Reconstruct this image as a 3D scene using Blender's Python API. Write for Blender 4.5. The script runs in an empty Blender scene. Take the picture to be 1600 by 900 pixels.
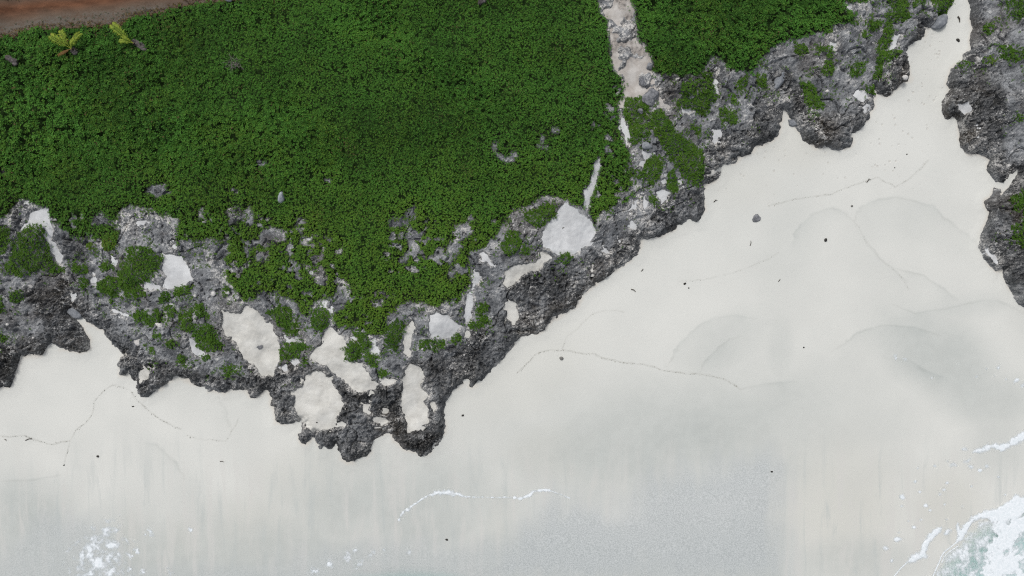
import bpy, bmesh, math, random
import numpy as np

random.seed(7)
RNG = np.random.default_rng(11)
scene = bpy.context.scene
col = scene.collection

# ------------------------------------------------------------------ camera, sky, sun, exposure
CAM_H = 86.4            # metres above the water line
FPX = 1080.0            # focal length in photograph pixels (1600 wide)
cam_d = bpy.data.cameras.new("camera")
cam_d.sensor_width = 36.0
cam_d.lens = 36.0 * FPX / 1600.0
cam_d.clip_end = 5000.0
cam = bpy.data.objects.new("camera", cam_d)
cam.location = (0, 0, CAM_H)
col.objects.link(cam)
scene.camera = cam

SUN_EL, SUN_AZ = math.radians(58), math.radians(-35)     # azimuth from north (+y) clockwise
world = bpy.data.worlds.new("World")
scene.world = world
world.use_nodes = True
wn = world.node_tree
wn.nodes.clear()
sky = wn.nodes.new("ShaderNodeTexSky")
sky.sky_type = 'NISHITA'
sky.sun_disc = False
sky.sun_elevation = SUN_EL
sky.sun_rotation = SUN_AZ
sky.dust_density = 4.0
sky.air_density = 1.0
hs = wn.nodes.new("ShaderNodeHueSaturation")
hs.inputs['Saturation'].default_value = 0.34             # a closed cloud deck: nearly grey light
bg = wn.nodes.new("ShaderNodeBackground")
bg.inputs['Strength'].default_value = 0.115
wo = wn.nodes.new("ShaderNodeOutputWorld")
wn.links.new(sky.outputs[0], hs.inputs['Color'])
wn.links.new(hs.outputs[0], bg.inputs['Color'])
wn.links.new(bg.outputs[0], wo.inputs['Surface'])

sun_d = bpy.data.lights.new("sun", 'SUN')
sun_d.energy = 1.35
sun_d.angle = math.radians(13)
sun_d.color = (1.0, 0.97, 0.93)
sun = bpy.data.objects.new("sun", sun_d)
sun.rotation_euler = (math.pi / 2 - SUN_EL, 0, -SUN_AZ + math.pi)
# a sun lamp shines along its -Z; tilt it so it comes from azimuth SUN_AZ
from mathutils import Vector
_d = Vector((math.sin(SUN_AZ) * math.cos(SUN_EL), math.cos(SUN_AZ) * math.cos(SUN_EL), math.sin(SUN_EL)))
sun.rotation_euler = _d.to_track_quat('Z', 'Y').to_euler()
col.objects.link(sun)

vs = scene.view_settings
vs.view_transform = 'Standard'
vs.look = 'None'
vs.gamma = 1.0
vs.use_curve_mapping = False
vs.exposure = 0.06
scene.cycles.max_bounces = 6
scene.cycles.filter_width = 1.2
scene.cycles.use_denoising = False
scene.cycles.transparent_max_bounces = 12

# ------------------------------------------------------------------ numeric helpers
def _hash(ix, iy, seed):
    h = (ix.astype(np.int64) * 374761393 + iy.astype(np.int64) * 668265263 + seed * 974634777) & 0x7fffffff
    h = ((h ^ (h >> 13)) * 1274126177) & 0x7fffffff
    return ((h ^ (h >> 16)) & 0xffff).astype(np.float32) / 65535.0

def noise(x, y, scale, seed=0):
    """gradient noise about -1..1, `scale` = wavelength"""
    x = np.asarray(x, np.float32) / scale; y = np.asarray(y, np.float32) / scale
    x0 = np.floor(x); y0 = np.floor(y)
    fx = x - x0; fy = y - y0
    ux = fx * fx * fx * (fx * (fx * 6 - 15) + 10); uy = fy * fy * fy * (fy * (fy * 6 - 15) + 10)
    def g(dx, dy):
        a = _hash(x0 + dx, y0 + dy, seed) * (2 * math.pi)
        return np.cos(a) * (fx - dx) + np.sin(a) * (fy - dy)
    a = g(0, 0); b = g(1, 0); c = g(0, 1); d = g(1, 1)
    r = (a + (b - a) * ux) + ((c + (d - c) * ux) - (a + (b - a) * ux)) * uy
    return (r * 1.5).astype(np.float32)

def fbm(x, y, scale, octaves=3, seed=0, gain=0.5):
    r = 0; a = 1.0
    for i in range(octaves):
        r = r + a * noise(x, y, scale / 2 ** i, seed + 17 * i); a *= gain
    return r

def ridged(x, y, scale, seed=0):
    return 1.0 - 2.0 * np.abs(noise(x, y, scale, seed))

def sstep(a, b, x):
    t = np.clip((x - a) / (b - a), 0, 1)
    return t * t * (3 - 2 * t)

def sdf(poly, U, V):
    """signed distance (photo pixels) to a polygon, positive inside"""
    P = np.asarray(poly, np.float32)
    d2 = np.full(U.shape, 1e12, np.float32)
    inside = np.zeros(U.shape, bool)
    n = len(P)
    for i in range(n):
        ax, ay = P[i]; bx, by = P[(i + 1) % n]
        ex, ey = bx - ax, by - ay
        L = ex * ex + ey * ey
        if L < 1e-9: continue
        wx = U - ax; wy = V - ay
        t = np.clip((wx * ex + wy * ey) / L, 0, 1)
        np.minimum(d2, (wx - t * ex) ** 2 + (wy - t * ey) ** 2, out=d2)
        if ay != by:
            c = ((ay <= V) & (V < by)) | ((by <= V) & (V < ay))
            inside ^= c & (U < ax + (V - ay) * (ex / ey))
    d = np.sqrt(d2)
    return np.where(inside, d, -d)

def line_dist(pts, U, V):
    P = np.asarray(pts, np.float32)
    d2 = np.full(U.shape, 1e12, np.float32)
    for i in range(len(P) - 1):
        ax, ay = P[i]; ex, ey = P[i + 1] - P[i]
        wx = U - ax; wy = V - ay
        t = np.clip((wx * ex + wy * ey) / (ex * ex + ey * ey + 1e-9), 0, 1)
        np.minimum(d2, (wx - t * ex) ** 2 + (wy - t * ey) ** 2, out=d2)
    return np.sqrt(d2)

def T(c, r, *pts):
    """survey points noted on a 4x enlargement of sheet (c, r) -> photograph pixels"""
    return [(c * 400 + x / 4.0, r * 225 + y / 4.0) for x, y in pts]

def E(c, r, x0, y0, x1, y1):
    cx, cy, rx, ry = (x0 + x1) / 2, (y0 + y1) / 2, (x1 - x0) / 2, (y1 - y0) / 2
    return T(c, r, *[(cx + rx * 1.08 * math.cos(a * math.pi / 5), cy + ry * 1.08 * math.sin(a * math.pi / 5)) for a in range(10)])

M_PX = 0.08             # metres per photograph pixel at sea level

# ------------------------------------------------------------------ survey: outlines
WATER = [(-9000, 1400), (-300, 945), (300, 918), (500, 903), (560, 892), (630, 884), (690, 886), (740, 897), (800, 913), (1100, 925),
         (1300, 925), (1400, 914), (1452, 902), (1468, 877), (1476, 863), (1497, 848), (1507, 832), (1530, 814),
         (1555, 802), (1580, 788), (1600, 783), (1700, 740), (2100, 560), (9000, -900), (9000, 9000), (-9000, 9000)]

SHORE = [(-9000, 900), (-400, 640), (-60, 640), (0, 605), (15, 606), (19, 597), (25, 582), (32, 557), (50, 559), (65, 555), (71, 546), (81, 535), (94, 544),
         (110, 549), (130, 550), (141, 545), (139, 530), (130, 512), (119, 501), (107, 488), (112, 480), (128, 492), (140, 504), (160, 516), (175, 537),
         (190, 550), (186, 570), (188, 587), (200, 586), (212, 596), (216, 612), (220, 621), (232, 621), (240, 612), (257, 602), (265, 594),
         (275, 591), (285, 592), (302, 600), (327, 610), (350, 614), (360, 607), (385, 610), (392, 622), (400, 621), (415, 610), (419, 610),
         (424, 622), (427, 640), (431, 661), (450, 662), (470, 659), (474, 668), (467, 680), (470, 690), (477, 694), (484, 690), (487, 683), (493, 680),
         (497, 690), (499, 702), (506, 703), (520, 700), (525, 690), (529, 696), (530, 708), (536, 716), (545, 722), (555, 723), (560, 717),
         (572, 713), (580, 706), (580, 695), (585, 685), (598, 678), (605, 674), (612, 678), (615, 688), (625, 694), (635, 703), (650, 706), (661, 714),
         (668, 708), (680, 697), (690, 688), (695, 675), (694, 635), (697, 625), (712, 607), (732, 592), (736, 602), (742, 602), (760, 587), (775, 570),
         (790, 555), (800, 542), (815, 527), (847, 517), (857, 505), (877, 491), (900, 480), (907, 465), (920, 450), (945, 435), (972, 415), (997, 397),
         (999, 385), (1004, 375), (1025, 372), (1050, 360), (1060, 350), (1065, 352), (1076, 341), (1082, 345), (1091, 346), (1099, 330), (1100, 307),
         (1101, 290), (1122, 279), (1130, 267), (1132, 257), (1145, 257), (1157, 245), (1175, 241), (1182, 227), (1200, 222), (1213, 212), (1220, 195),
         (1224, 170), (1232, 178), (1245, 200), (1255, 218), (1272, 231), (1290, 230), (1310, 235), (1325, 229), (1332, 222), (1334, 210), (1350, 197),
         (1360, 180), (1365, 162), (1367, 140), (1372, 147), (1385, 150), (1402, 137), (1410, 129), (1421, 127), (1420, 107), (1417, 82), (1422, 72),
         (1440, 60), (1448, 50), (1440, 38), (1452, 44), (1462, 36), (1470, 24), (1477, 20), (1485, 10), (1487, 0), (1495, -60), (1500, -140), (1560, -140), (1530, -50),
         (1512, 0), (1517, 15), (1515, 32), (1521, 45), (1515, 60), (1517, 77), (1505, 85), (1504, 92), (1490, 105), (1482, 117), (1479, 130), (1485, 140),
         (1477, 150), (1471, 165), (1474, 180), (1479, 187), (1491, 182), (1496, 190), (1499, 207), (1500, 230), (1510, 240), (1530, 241), (1545, 250),
         (1542, 265), (1549, 277), (1557, 285), (1569, 285), (1577, 274), (1592, 264), (1590, 272), (1577, 290), (1566, 303), (1562, 296), (1552, 295), (1550, 303),
         (1538, 314), (1539, 322), (1546, 332), (1540, 350), (1532, 367), (1529, 387), (1537, 405), (1549, 417), (1557, 425), (1566, 422), (1569, 437),
         (1577, 450), (1587, 470), (1600, 481), (1640, 515), (1750, 560), (2100, 540), (9000, -1200), (9000, -9000), (-9000, -9000)]

MAT_MAIN = [(-9000, 60), (-300, 75), (0, 57), (20, 56), (32, 49), (55, 45), (75, 45), (100, 45), (130, 41), (150, 40), (172, 41), (190, 40), (200, 31), (215, 24), (230, 21),
            (255, 19), (280, 9), (325, 4), (362, 1), (375, 0), (450, -25), (700, -60), (900, -200), (930, -60),
            (935, 0), (940, 17), (950, 32), (952, 62), (955, 85), (957, 107), (975, 120), (977, 150), (967, 162), (966, 190), (972, 220), (985, 240), (989, 260),
            (987, 275), (989, 302), (980, 317), (965, 322), (950, 332), (936, 337), (932, 350), (927, 352), (920, 337), (917, 325), (910, 327), (895, 322),
            (886, 312), (875, 312), (850, 307), (832, 318), (815, 325), (800, 330), (790, 345), (772, 372), (767, 385), (745, 392), (735, 395), (735, 420),
            (737, 445), (732, 452), (720, 457), (718, 475), (705, 477), (697, 470), (682, 480), (670, 482), (665, 475), (650, 475), (637, 470), (625, 478),
            (617, 487), (607, 495), (607, 510), (600, 522), (585, 527), (575, 525), (562, 515), (550, 510), (537, 515), (525, 507), (517, 495), (532, 482),
            (540, 470), (547, 450), (530, 447), (525, 460), (512, 465), (500, 468), (487, 477), (485, 497), (467, 495), (462, 477), (450, 465), (432, 460),
            (407, 457), (400, 467), (382, 470), (367, 455), (355, 440), (352, 420), (350, 402), (335, 398), (315, 400), (300, 402), (290, 392), (278, 385), (277, 345),
            (265, 345), (250, 338), (238, 330), (215, 325), (195, 328), (182, 342), (170, 350), (168, 340), (160, 333), (150, 340), (143, 350), (155, 353),
            (175, 352), (188, 360), (190, 372), (185, 385), (176, 392), (165, 388), (160, 374), (140, 376), (118, 372), (107, 376), (100, 365), (88, 355),
            (80, 348), (76, 330), (60, 322), (45, 318), (35, 310), (25, 318), (20, 335), (0, 345), (-60, 352), (-300, 400), (-9000, 400)]

MAT_HOLES = [
    [(355, 328), (370, 325), (375, 335), (372, 350), (360, 352)], [(379, 340), (390, 325), (399, 340), (397, 352), (386, 355)],
    [(402, 365), (412, 355), (425, 350), (432, 358), (447, 362), (447, 375), (425, 380), (415, 388), (402, 380)],
    [(290, 395), (300, 378), (325, 374), (345, 373), (356, 379), (354, 393), (340, 398), (320, 397), (300, 403)],
    T(1, 1, (830, 490), (870, 470), (930, 460), (950, 410), (990, 380), (1000, 430), (990, 470), (960, 510), (1020, 560), (1060, 510), (1080, 520), (1040, 570), (1030, 610),
      (990, 590), (985, 640), (960, 670), (960, 720), (930, 745), (910, 720), (930, 680), (950, 650), (950, 600), (900, 590), (900, 560), (940, 540), (930, 510), (880, 510), (840, 520)),
    T(1, 1, (1230, 500), (1340, 500), (1350, 550), (1310, 590), (1270, 620), (1270, 680), (1240, 720), (1210, 745), (1195, 720), (1205, 660), (1210, 600), (1240, 590), (1235, 540)),
    T(1, 1, (1210, 770), (1245, 790), (1245, 830), (1220, 850), (1200, 800)),
    T(1, 1, (245, 460), (310, 460), (310, 500), (270, 505)),
    T(1, 1, (290, 580), (350, 570), (345, 610), (280, 615)), T(1, 1, (250, 530), (285, 535), (280, 555)),
    T(1, 1, (300, 740), (330, 750), (350, 800), (410, 770), (430, 800), (445, 840), (400, 870), (340, 830), (305, 790)),
    T(1, 1, (225, 725), (250, 740), (270, 790), (245, 775)), T(1, 1, (500, 660), (540, 645), (545, 685), (505, 692)), T(1, 1, (425, 580), (470, 590), (465, 615)),
    T(1, 1, (345, 620), (375, 630), (360, 650)), T(1, 1, (390, 615), (418, 622), (405, 640)),
    T(1, 1, (0, 660), (75, 680), (60, 740), (0, 730)), T(1, 1, (1010, 650), (1060, 690), (1030, 700)),
    T(1, 1, (530, 850), (590, 890), (560, 915)),
    T(1, 1, (1480, 0), (1510, 10), (1505, 50), (1560, 80), (1600, 50), (1610, 100), (1555, 125), (1510, 90), (1485, 50)),
    T(1, 1, (1540, 560), (1580, 480), (1605, 440), (1605, 520), (1570, 570)),
    T(2, 1, (150, 0), (235, 10), (225, 45), (170, 30)), T(2, 1, (0, 45), (30, 40), (35, 85), (0, 90)),
    T(0, 1, (910, 290), (960, 255), (1020, 260), (1050, 300), (1000, 330), (940, 310)),
    T(0, 1, (1240, 410), (1270, 400), (1275, 460), (1245, 470)),
    T(0, 1, (0, 155), (40, 160), (45, 185), (0, 192)),
    T(0, 1, (1450, 280), (1500, 285), (1490, 310), (1460, 305)),
    T(1, 2, (725, 85), (790, 78), (800, 110), (740, 118)), T(1, 2, (770, 20), (812, 20), (800, 52)), T(1, 2, (855, 25), (880, 40), (865, 75), (850, 60)),
    T(2, 0, (255, 785), (300, 800), (290, 832), (255, 820)), T(2, 0, (178, 840), (198, 850), (195, 905), (175, 900)),
    T(0, 1, (440, 560), (480, 575), (470, 620), (440, 610)), T(0, 1, (320, 490), (385, 495), (370, 540), (325, 530)),
    T(0, 1, (1500, 590), (1560, 600), (1550, 660), (1520, 640)), T(0, 1, (1430, 745), (1480, 735), (1470, 770)),
    T(1, 1, (415, 210), (470, 225), (480, 250), (440, 245)), T(1, 0, (1485, 880), (1515, 880), (1510, 905)),
    T(1, 1, (15, 110), (60, 108), (62, 125), (15, 125)),
    T(2, 1, (585, 30), (605, 30), (600, 60), (585, 55)),
]

MAT_RIGHT = [(985, -120), (985, 0), (991, 15), (994, 45), (997, 62), (1007, 70), (1010, 80), (1019, 90), (1020, 110), (1027, 115), (1050, 122), (1062, 125), (1077, 120),
             (1097, 117), (1104, 100), (1112, 87), (1125, 92), (1135, 105), (1150, 112), (1170, 115), (1182, 107), (1185, 95), (1197, 87), (1220, 67), (1250, 60),
             (1265, 52), (1295, 52), (1307, 37), (1335, 40), (1336, 25), (1322, 15), (1320, 5), (1335, 6), (1357, 4), (1350, -10), (1335, -120)]

TRAIL = [(910, -200), (935, -30), (937, 0), (942, 17), (950, 32), (953, 62), (956, 85), (958, 107), (972, 116), (976, 150), (968, 160), (972, 165), (980, 152), (1005, 150),
         (1015, 135), (1024, 132), (1030, 150), (1040, 160), (1050, 168), (1044, 172), (1032, 165), (1027, 148), (1021, 120), (1018, 90), (1008, 80), (1005, 70), (995, 62), (992, 45), (990, 15), (986, 0), (982, -40), (960, -200)]

ROAD = [(-9000, 40), (-300, 62), (0, 57), (20, 56), (32, 49), (55, 45), (100, 45), (130, 41), (172, 41), (190, 40), (200, 31), (215, 24), (255, 19), (280, 9), (325, 4), (375, -2),
        (480, -40), (800, -120), (1300, -300), (1300, -340), (800, -160), (460, -75), (300, -35), (150, -20), (0, -6), (-300, 5), (-9000, 0)]

# sand lying in hollows of the rock: outline, kind of sand, label
POCKETS = [
    ('white', [(45, 332), (62, 326), (75, 327), (76, 342), (81, 360), (78, 375), (87, 387), (95, 400), (92, 414), (86, 410), (82, 397), (72, 385), (66, 372), (67, 357), (57, 352), (46, 354), (37, 362), (27, 361), (32, 352), (41, 345)],
     'narrow curved strip of white sand wrapping a dense green clump'),
    ('white', T(0, 1, (148, 358), (185, 356), (185, 376), (152, 376)), 'tiny white sand fleck above the curved sand strip'),
    ('white', T(0, 1, (1010, 690), (1080, 685), (1130, 700), (1165, 760), (1195, 845), (1150, 880), (1090, 905), (1010, 905), (1020, 850), (1035, 830), (1005, 790), (1020, 750)),
     'pointed white sand patch beside a square green clump'),
    ('white', T(0, 1, (890, 870), (940, 830), (950, 860), (985, 880), (1000, 910), (900, 910)), 'ragged white sand scrap below the square green clump'),
    ('white', T(0, 1, (550, 850), (580, 825), (615, 850), (600, 880), (550, 880)), 'small white sand triangle between two low green clumps'),
    ('white', T(0, 1, (700, 715), (730, 735), (735, 760), (712, 755)), 'white sand fleck at the top of a small green clump'),
    ('white', T(0, 2, (432, 20), (452, 70), (440, 98), (432, 60)), 'thin sand sliver above the grey block at the cliff notch'),
    ('warm', T(0, 2, (1380, 130), (1400, 150), (1500, 155), (1540, 110), (1600, 145), (1640, 180), (1650, 220), (1700, 230), (1720, 300), (1750, 390), (1750, 450), (1700, 520),
               (1675, 540), (1645, 560), (1610, 530), (1590, 480), (1550, 470), (1520, 440), (1490, 390), (1480, 340), (1440, 310), (1400, 290), (1380, 250), (1390, 200)),
     'tall cream sand hollow dotted with pits, left of the bent one'),
    ('white', T(0, 2, (1170, 300), (1200, 320), (1240, 370), (1275, 410), (1250, 440), (1200, 410), (1180, 380)), 'slim white sand wedge under the long green clump'),
    ('warm', T(0, 2, (850, 540), (890, 500), (935, 530), (900, 580), (860, 570)), 'small sand pocket in the dark hooked rock point'),
    ('white', T(0, 2, (1050, 95), (1080, 95), (1100, 130), (1070, 130)), 'white sand dab between small clumps on the grey platform'),
    ('white', T(0, 2, (740, 0), (780, 0), (770, 40), (745, 45)), 'white sand gap between two green clumps at the cliff brow'),
    ('white', T(0, 2, (690, 130), (750, 140), (810, 175), (780, 180), (700, 150)), 'thin pale sand streak on the grey platform'),
    ('warm', T(1, 2, (330, 440), (360, 390), (420, 330), (430, 280), (470, 250), (500, 270), (560, 330), (560, 390), (570, 460), (660, 470), (700, 530), (720, 580), (760, 600), (740, 640),
               (640, 660), (590, 630), (540, 580), (480, 540), (430, 490), (370, 460)), 'bent cream sand hollow like a boomerang'),
    ('warm', T(1, 2, (310, 540), (360, 520), (410, 525), (450, 570), (500, 640), (530, 690), (550, 730), (510, 800), (490, 880), (400, 890), (380, 905), (330, 895), (310, 850), (280, 830),
               (230, 730), (245, 670), (240, 640), (290, 610)), 'large hexagonal cream sand pool at the rock point'),
    ('warm', T(1, 2, (770, 590), (800, 555), (870, 580), (850, 605), (800, 615)), 'small cream sand lens right of the bent hollow'),
    ('warm', T(1, 2, (960, 475), (1030, 500), (1055, 550), (1020, 600), (1030, 630), (1080, 670), (1050, 710), (1080, 760), (1080, 850), (1030, 870), (1000, 880), (950, 890), (935, 850),
               (910, 780), (905, 680), (920, 560), (930, 510)), 'tall kidney-shaped cream sand pool in dark rock'),
    ('warm', T(1, 2, (970, 205), (1000, 250), (970, 320), (960, 380), (975, 400), (950, 435), (905, 410), (920, 370), (920, 310), (905, 260), (930, 240)), 'narrow waisted sand strip above the kidney pool'),
    ('white', T(1, 2, (1085, 170), (1130, 155), (1200, 170), (1230, 200), (1290, 240), (1250, 280), (1210, 310), (1160, 320), (1100, 310), (1085, 280), (1075, 220)), 'rounded bluish white sand pan with a pointed right end'),
    ('warm', T(1, 2, (1090, 720), (1110, 700), (1130, 730), (1110, 770), (1085, 750)), 'small sand drop right of the kidney pool'),
    ('warm', T(1, 2, (660, 740), (680, 725), (712, 730), (695, 760), (720, 795), (700, 795), (670, 770)), 'little sand crescent in the dark point rock'),
    ('warm', T(1, 2, (720, 790), (760, 800), (780, 820), (830, 835), (800, 860), (750, 860), (722, 830)), 'sand scoop at the lower end of the dark point'),
    ('warm', E(1, 2, 782, 748, 828, 788), 'round sand spot in the darkest rock'),
    ('warm', E(1, 2, 500, 838, 565, 872), 'small sand spot low beside the hexagonal pool'),
    ('white', T(1, 2, (700, 330), (740, 320), (775, 390), (770, 420), (720, 430), (680, 390), (720, 360)), 'white sand flake between split green clumps'),
    ('white', T(1, 2, (585, 310), (630, 290), (665, 340), (650, 362), (620, 335)), 'ragged white sand below the mat tongue'),
    ('white', T(1, 2, (1310, 30), (1355, 20), (1362, 80), (1345, 130), (1350, 200), (1310, 220), (1290, 180), (1310, 120)), 'upright white sand strip beside the mat edge'),
    ('white', T(1, 2, (1340, 0), (1380, -10), (1375, 10), (1345, 20)), 'tiny sand dab above the upright strip'),
    ('warm', T(1, 2, (1565, 90), (1600, 75), (1625, 100), (1645, 200), (1600, 235), (1565, 190)), 'sand pocket at the crest above the dark seaward slope'),
    ('warm', E(1, 2, 1308, 262, 1336, 312), 'small cream sand spot below the upright strip'),
    ('white', T(1, 2, (375, 130), (410, 80), (450, 75), (440, 110), (480, 150), (470, 190), (450, 190), (440, 140)), 'zigzag white sand scrap above the bent hollow'),
    ('white', T(1, 2, (200, 450), (260, 445), (285, 465), (240, 500), (205, 470)), 'white sand dash above the hexagonal pool'),
    ('white', E(1, 2, 155, 478, 200, 522), 'round white sand dot left of the white dash'),
    ('white', T(1, 2, (175, 305), (230, 320), (250, 310), (300, 335), (285, 348), (180, 345)), 'white sand crust along the top of a round clump'),
    ('white', T(2, 1, (320, 375), (345, 345), (352, 370), (380, 395), (440, 415), (470, 460), (510, 510), (525, 540), (515, 580), (480, 620), (430, 670), (360, 695), (310, 690), (270, 690), (230, 670),
                (190, 640), (185, 600), (200, 540), (240, 480), (270, 430)), 'large fan of bluish white sand at the foot of the thin trail'),
    ('white', T(2, 1, (545, 90), (555, 150), (530, 230), (500, 320), (478, 400), (465, 425), (440, 420), (452, 390), (450, 330), (450, 290), (480, 260), (505, 190), (520, 110)), 'thin white trail running through the green mat to the sand fan'),
    ('warm', T(2, 1, (-60, 870), (-40, 800), (0, 770), (50, 755), (150, 740), (180, 710), (180, 670), (230, 680), (260, 710), (200, 740), (170, 790), (100, 800), (50, 830), (10, 880), (-30, 900)), 'sand tongue curling below the large sand fan'),
    ('white', T(2, 1, (730, 415), (750, 430), (750, 470), (780, 510), (785, 535), (770, 550), (740, 520), (735, 470)), 'long white sand drip on the seaward rock slope'),
    ('white', T(2, 1, (830, 330), (850, 360), (840, 410), (820, 415), (825, 370)), 'short white sand drip beside a round clump'),
    ('white', T(2, 1, (900, 300), (940, 278), (985, 300), (960, 350), (940, 380), (920, 340)), 'white sand triangle below the ledge clumps'),
    ('white', T(2, 1, (765, 355), (785, 345), (775, 410), (755, 400)), 'white sand smear above the long drip'),
    ('white', T(2, 1, (560, 670), (590, 655), (612, 680), (590, 692)), 'white sand chip on the open rock slope'),
    ('white', T(2, 1, (650, 600), (680, 593), (685, 608), (655, 615)), 'small white chip higher on the rock slope'),
    ('warm', T(2, 1, (485, 785), (505, 770), (515, 800), (490, 805)), 'sand chip low on the rock slope'),
    ('white', T(2, 1, (910, 230), (960, 205), (980, 240), (930, 250)), 'white sand cap above the triangle'),
    ('white', T(2, 1, (1035, 225), (1065, 215), (1070, 255), (1045, 262)), 'white sand dab under the drooping ledge clump'),
    ('warm', T(2, 1, (1205, 190), (1250, 182), (1290, 150), (1325, 122), (1325, 160), (1270, 185), (1220, 200)), 'sand seam cutting behind a rock step at the beach edge'),
    ('white', T(2, 1, (825, 55), (865, 60), (850, 95), (822, 95)), 'white sand dab in the fork of the ledge clumps'),
    ('white', T(2, 1, (780, 120), (800, 100), (830, 110), (820, 138), (790, 142)), 'white sand dab left of the fork'),
    ('white', T(2, 1, (750, 60), (762, 60), (772, 110), (760, 110)), 'thin sand tick beside the grey ledge stone'),
    ('white', T(2, 0, (672, 645), (692, 655), (690, 720), (715, 760), (735, 850), (725, 905), (705, 905), (700, 850), (690, 800), (668, 800), (680, 740)), 'broken white sand streak down the mat edge'),
    ('white', T(2, 0, (848, 715), (870, 720), (900, 795), (885, 800), (862, 760)), 'white sand slash between two ledge clumps'),
    ('white', T(2, 0, (1255, 800), (1300, 815), (1310, 850), (1270, 900), (1255, 860)), 'white sand stain above the seaward edge'),
    ('white', T(2, 0, (1060, 680), (1100, 660), (1125, 690), (1100, 720), (1065, 700)), 'white crust beside the drooping clump'),
    ('white', T(2, 0, (1255, 520), (1280, 440), (1300, 530), (1290, 580)), 'pale sand finger beside the tall clump'),
    ('white', T(3, 0, (780, 210), (825, 215), (810, 290), (790, 315), (720, 325), (730, 300), (770, 280)), 'white sand nook between the strip hedge and the gully'),
    ('white', T(3, 0, (390, 250), (440, 260), (430, 310), (400, 300)), 'white sand chip on the grey shelf'),
    ('white', T(3, 0, (540, 590), (580, 550), (620, 570), (630, 610), (590, 630)), 'white sand crust on the shelf corner'),
    ('white', T(3, 0, (590, 660), (625, 635), (630, 690), (605, 705)), 'white sand crust below the shelf corner'),
    ('white', T(3, 0, (1300, 790), (1350, 780), (1350, 810), (1310, 830)), 'white stain on the dark headland'),
    ('white', T(3, 0, (1160, 650), (1270, 650), (1290, 690), (1230, 720), (1200, 690)), 'white sand ledge on the headland'),
    ('white', T(3, 1, (1345, 650), (1390, 645), (1400, 680), (1440, 690), (1450, 740), (1430, 760), (1390, 700)), 'white stain on the lower headland'),
    ('white', T(3, 0, (765, 370), (785, 365), (780, 420), (750, 490), (730, 480), (760, 420)), 'white sand streak on the gully boulder'),
    ('white', T(3, 0, (490, 30), (530, 40), (520, 70), (490, 55)), 'white chip at the mat corner'),
    ('white', T(3, 0, (350, 420), (370, 430), (375, 460), (355, 450)), 'white chip beside a shelf clump'),
    ('white', T(0, 1, (860, 485), (910, 480), (900, 515), (860, 510)), 'white chip in the bare rock window'),
    ('white', T(0, 1, (1080, 620), (1100, 640), (1095, 670), (1080, 650)), 'thin white chip at the bare rock window'),
    ('white', T(1, 1, (1390, 680), (1420, 670), (1440, 700), (1480, 710), (1470, 760), (1440, 740), (1400, 710)), 'white sand chip at the right mat edge'),
    ('white', T(1, 1, (1335, 820), (1390, 790), (1410, 830), (1390, 880), (1345, 890), (1355, 850)), 'white sand flake under the right mat edge'),
    ('white', T(1, 1, (300, 585), (345, 575), (340, 605), (295, 608)), 'white sand fleck in the lower mat'),
    ('white', T(1, 1, (340, 790), (365, 790), (360, 830), (335, 815)), 'white sand fleck in the mat rock window'),
]

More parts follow.
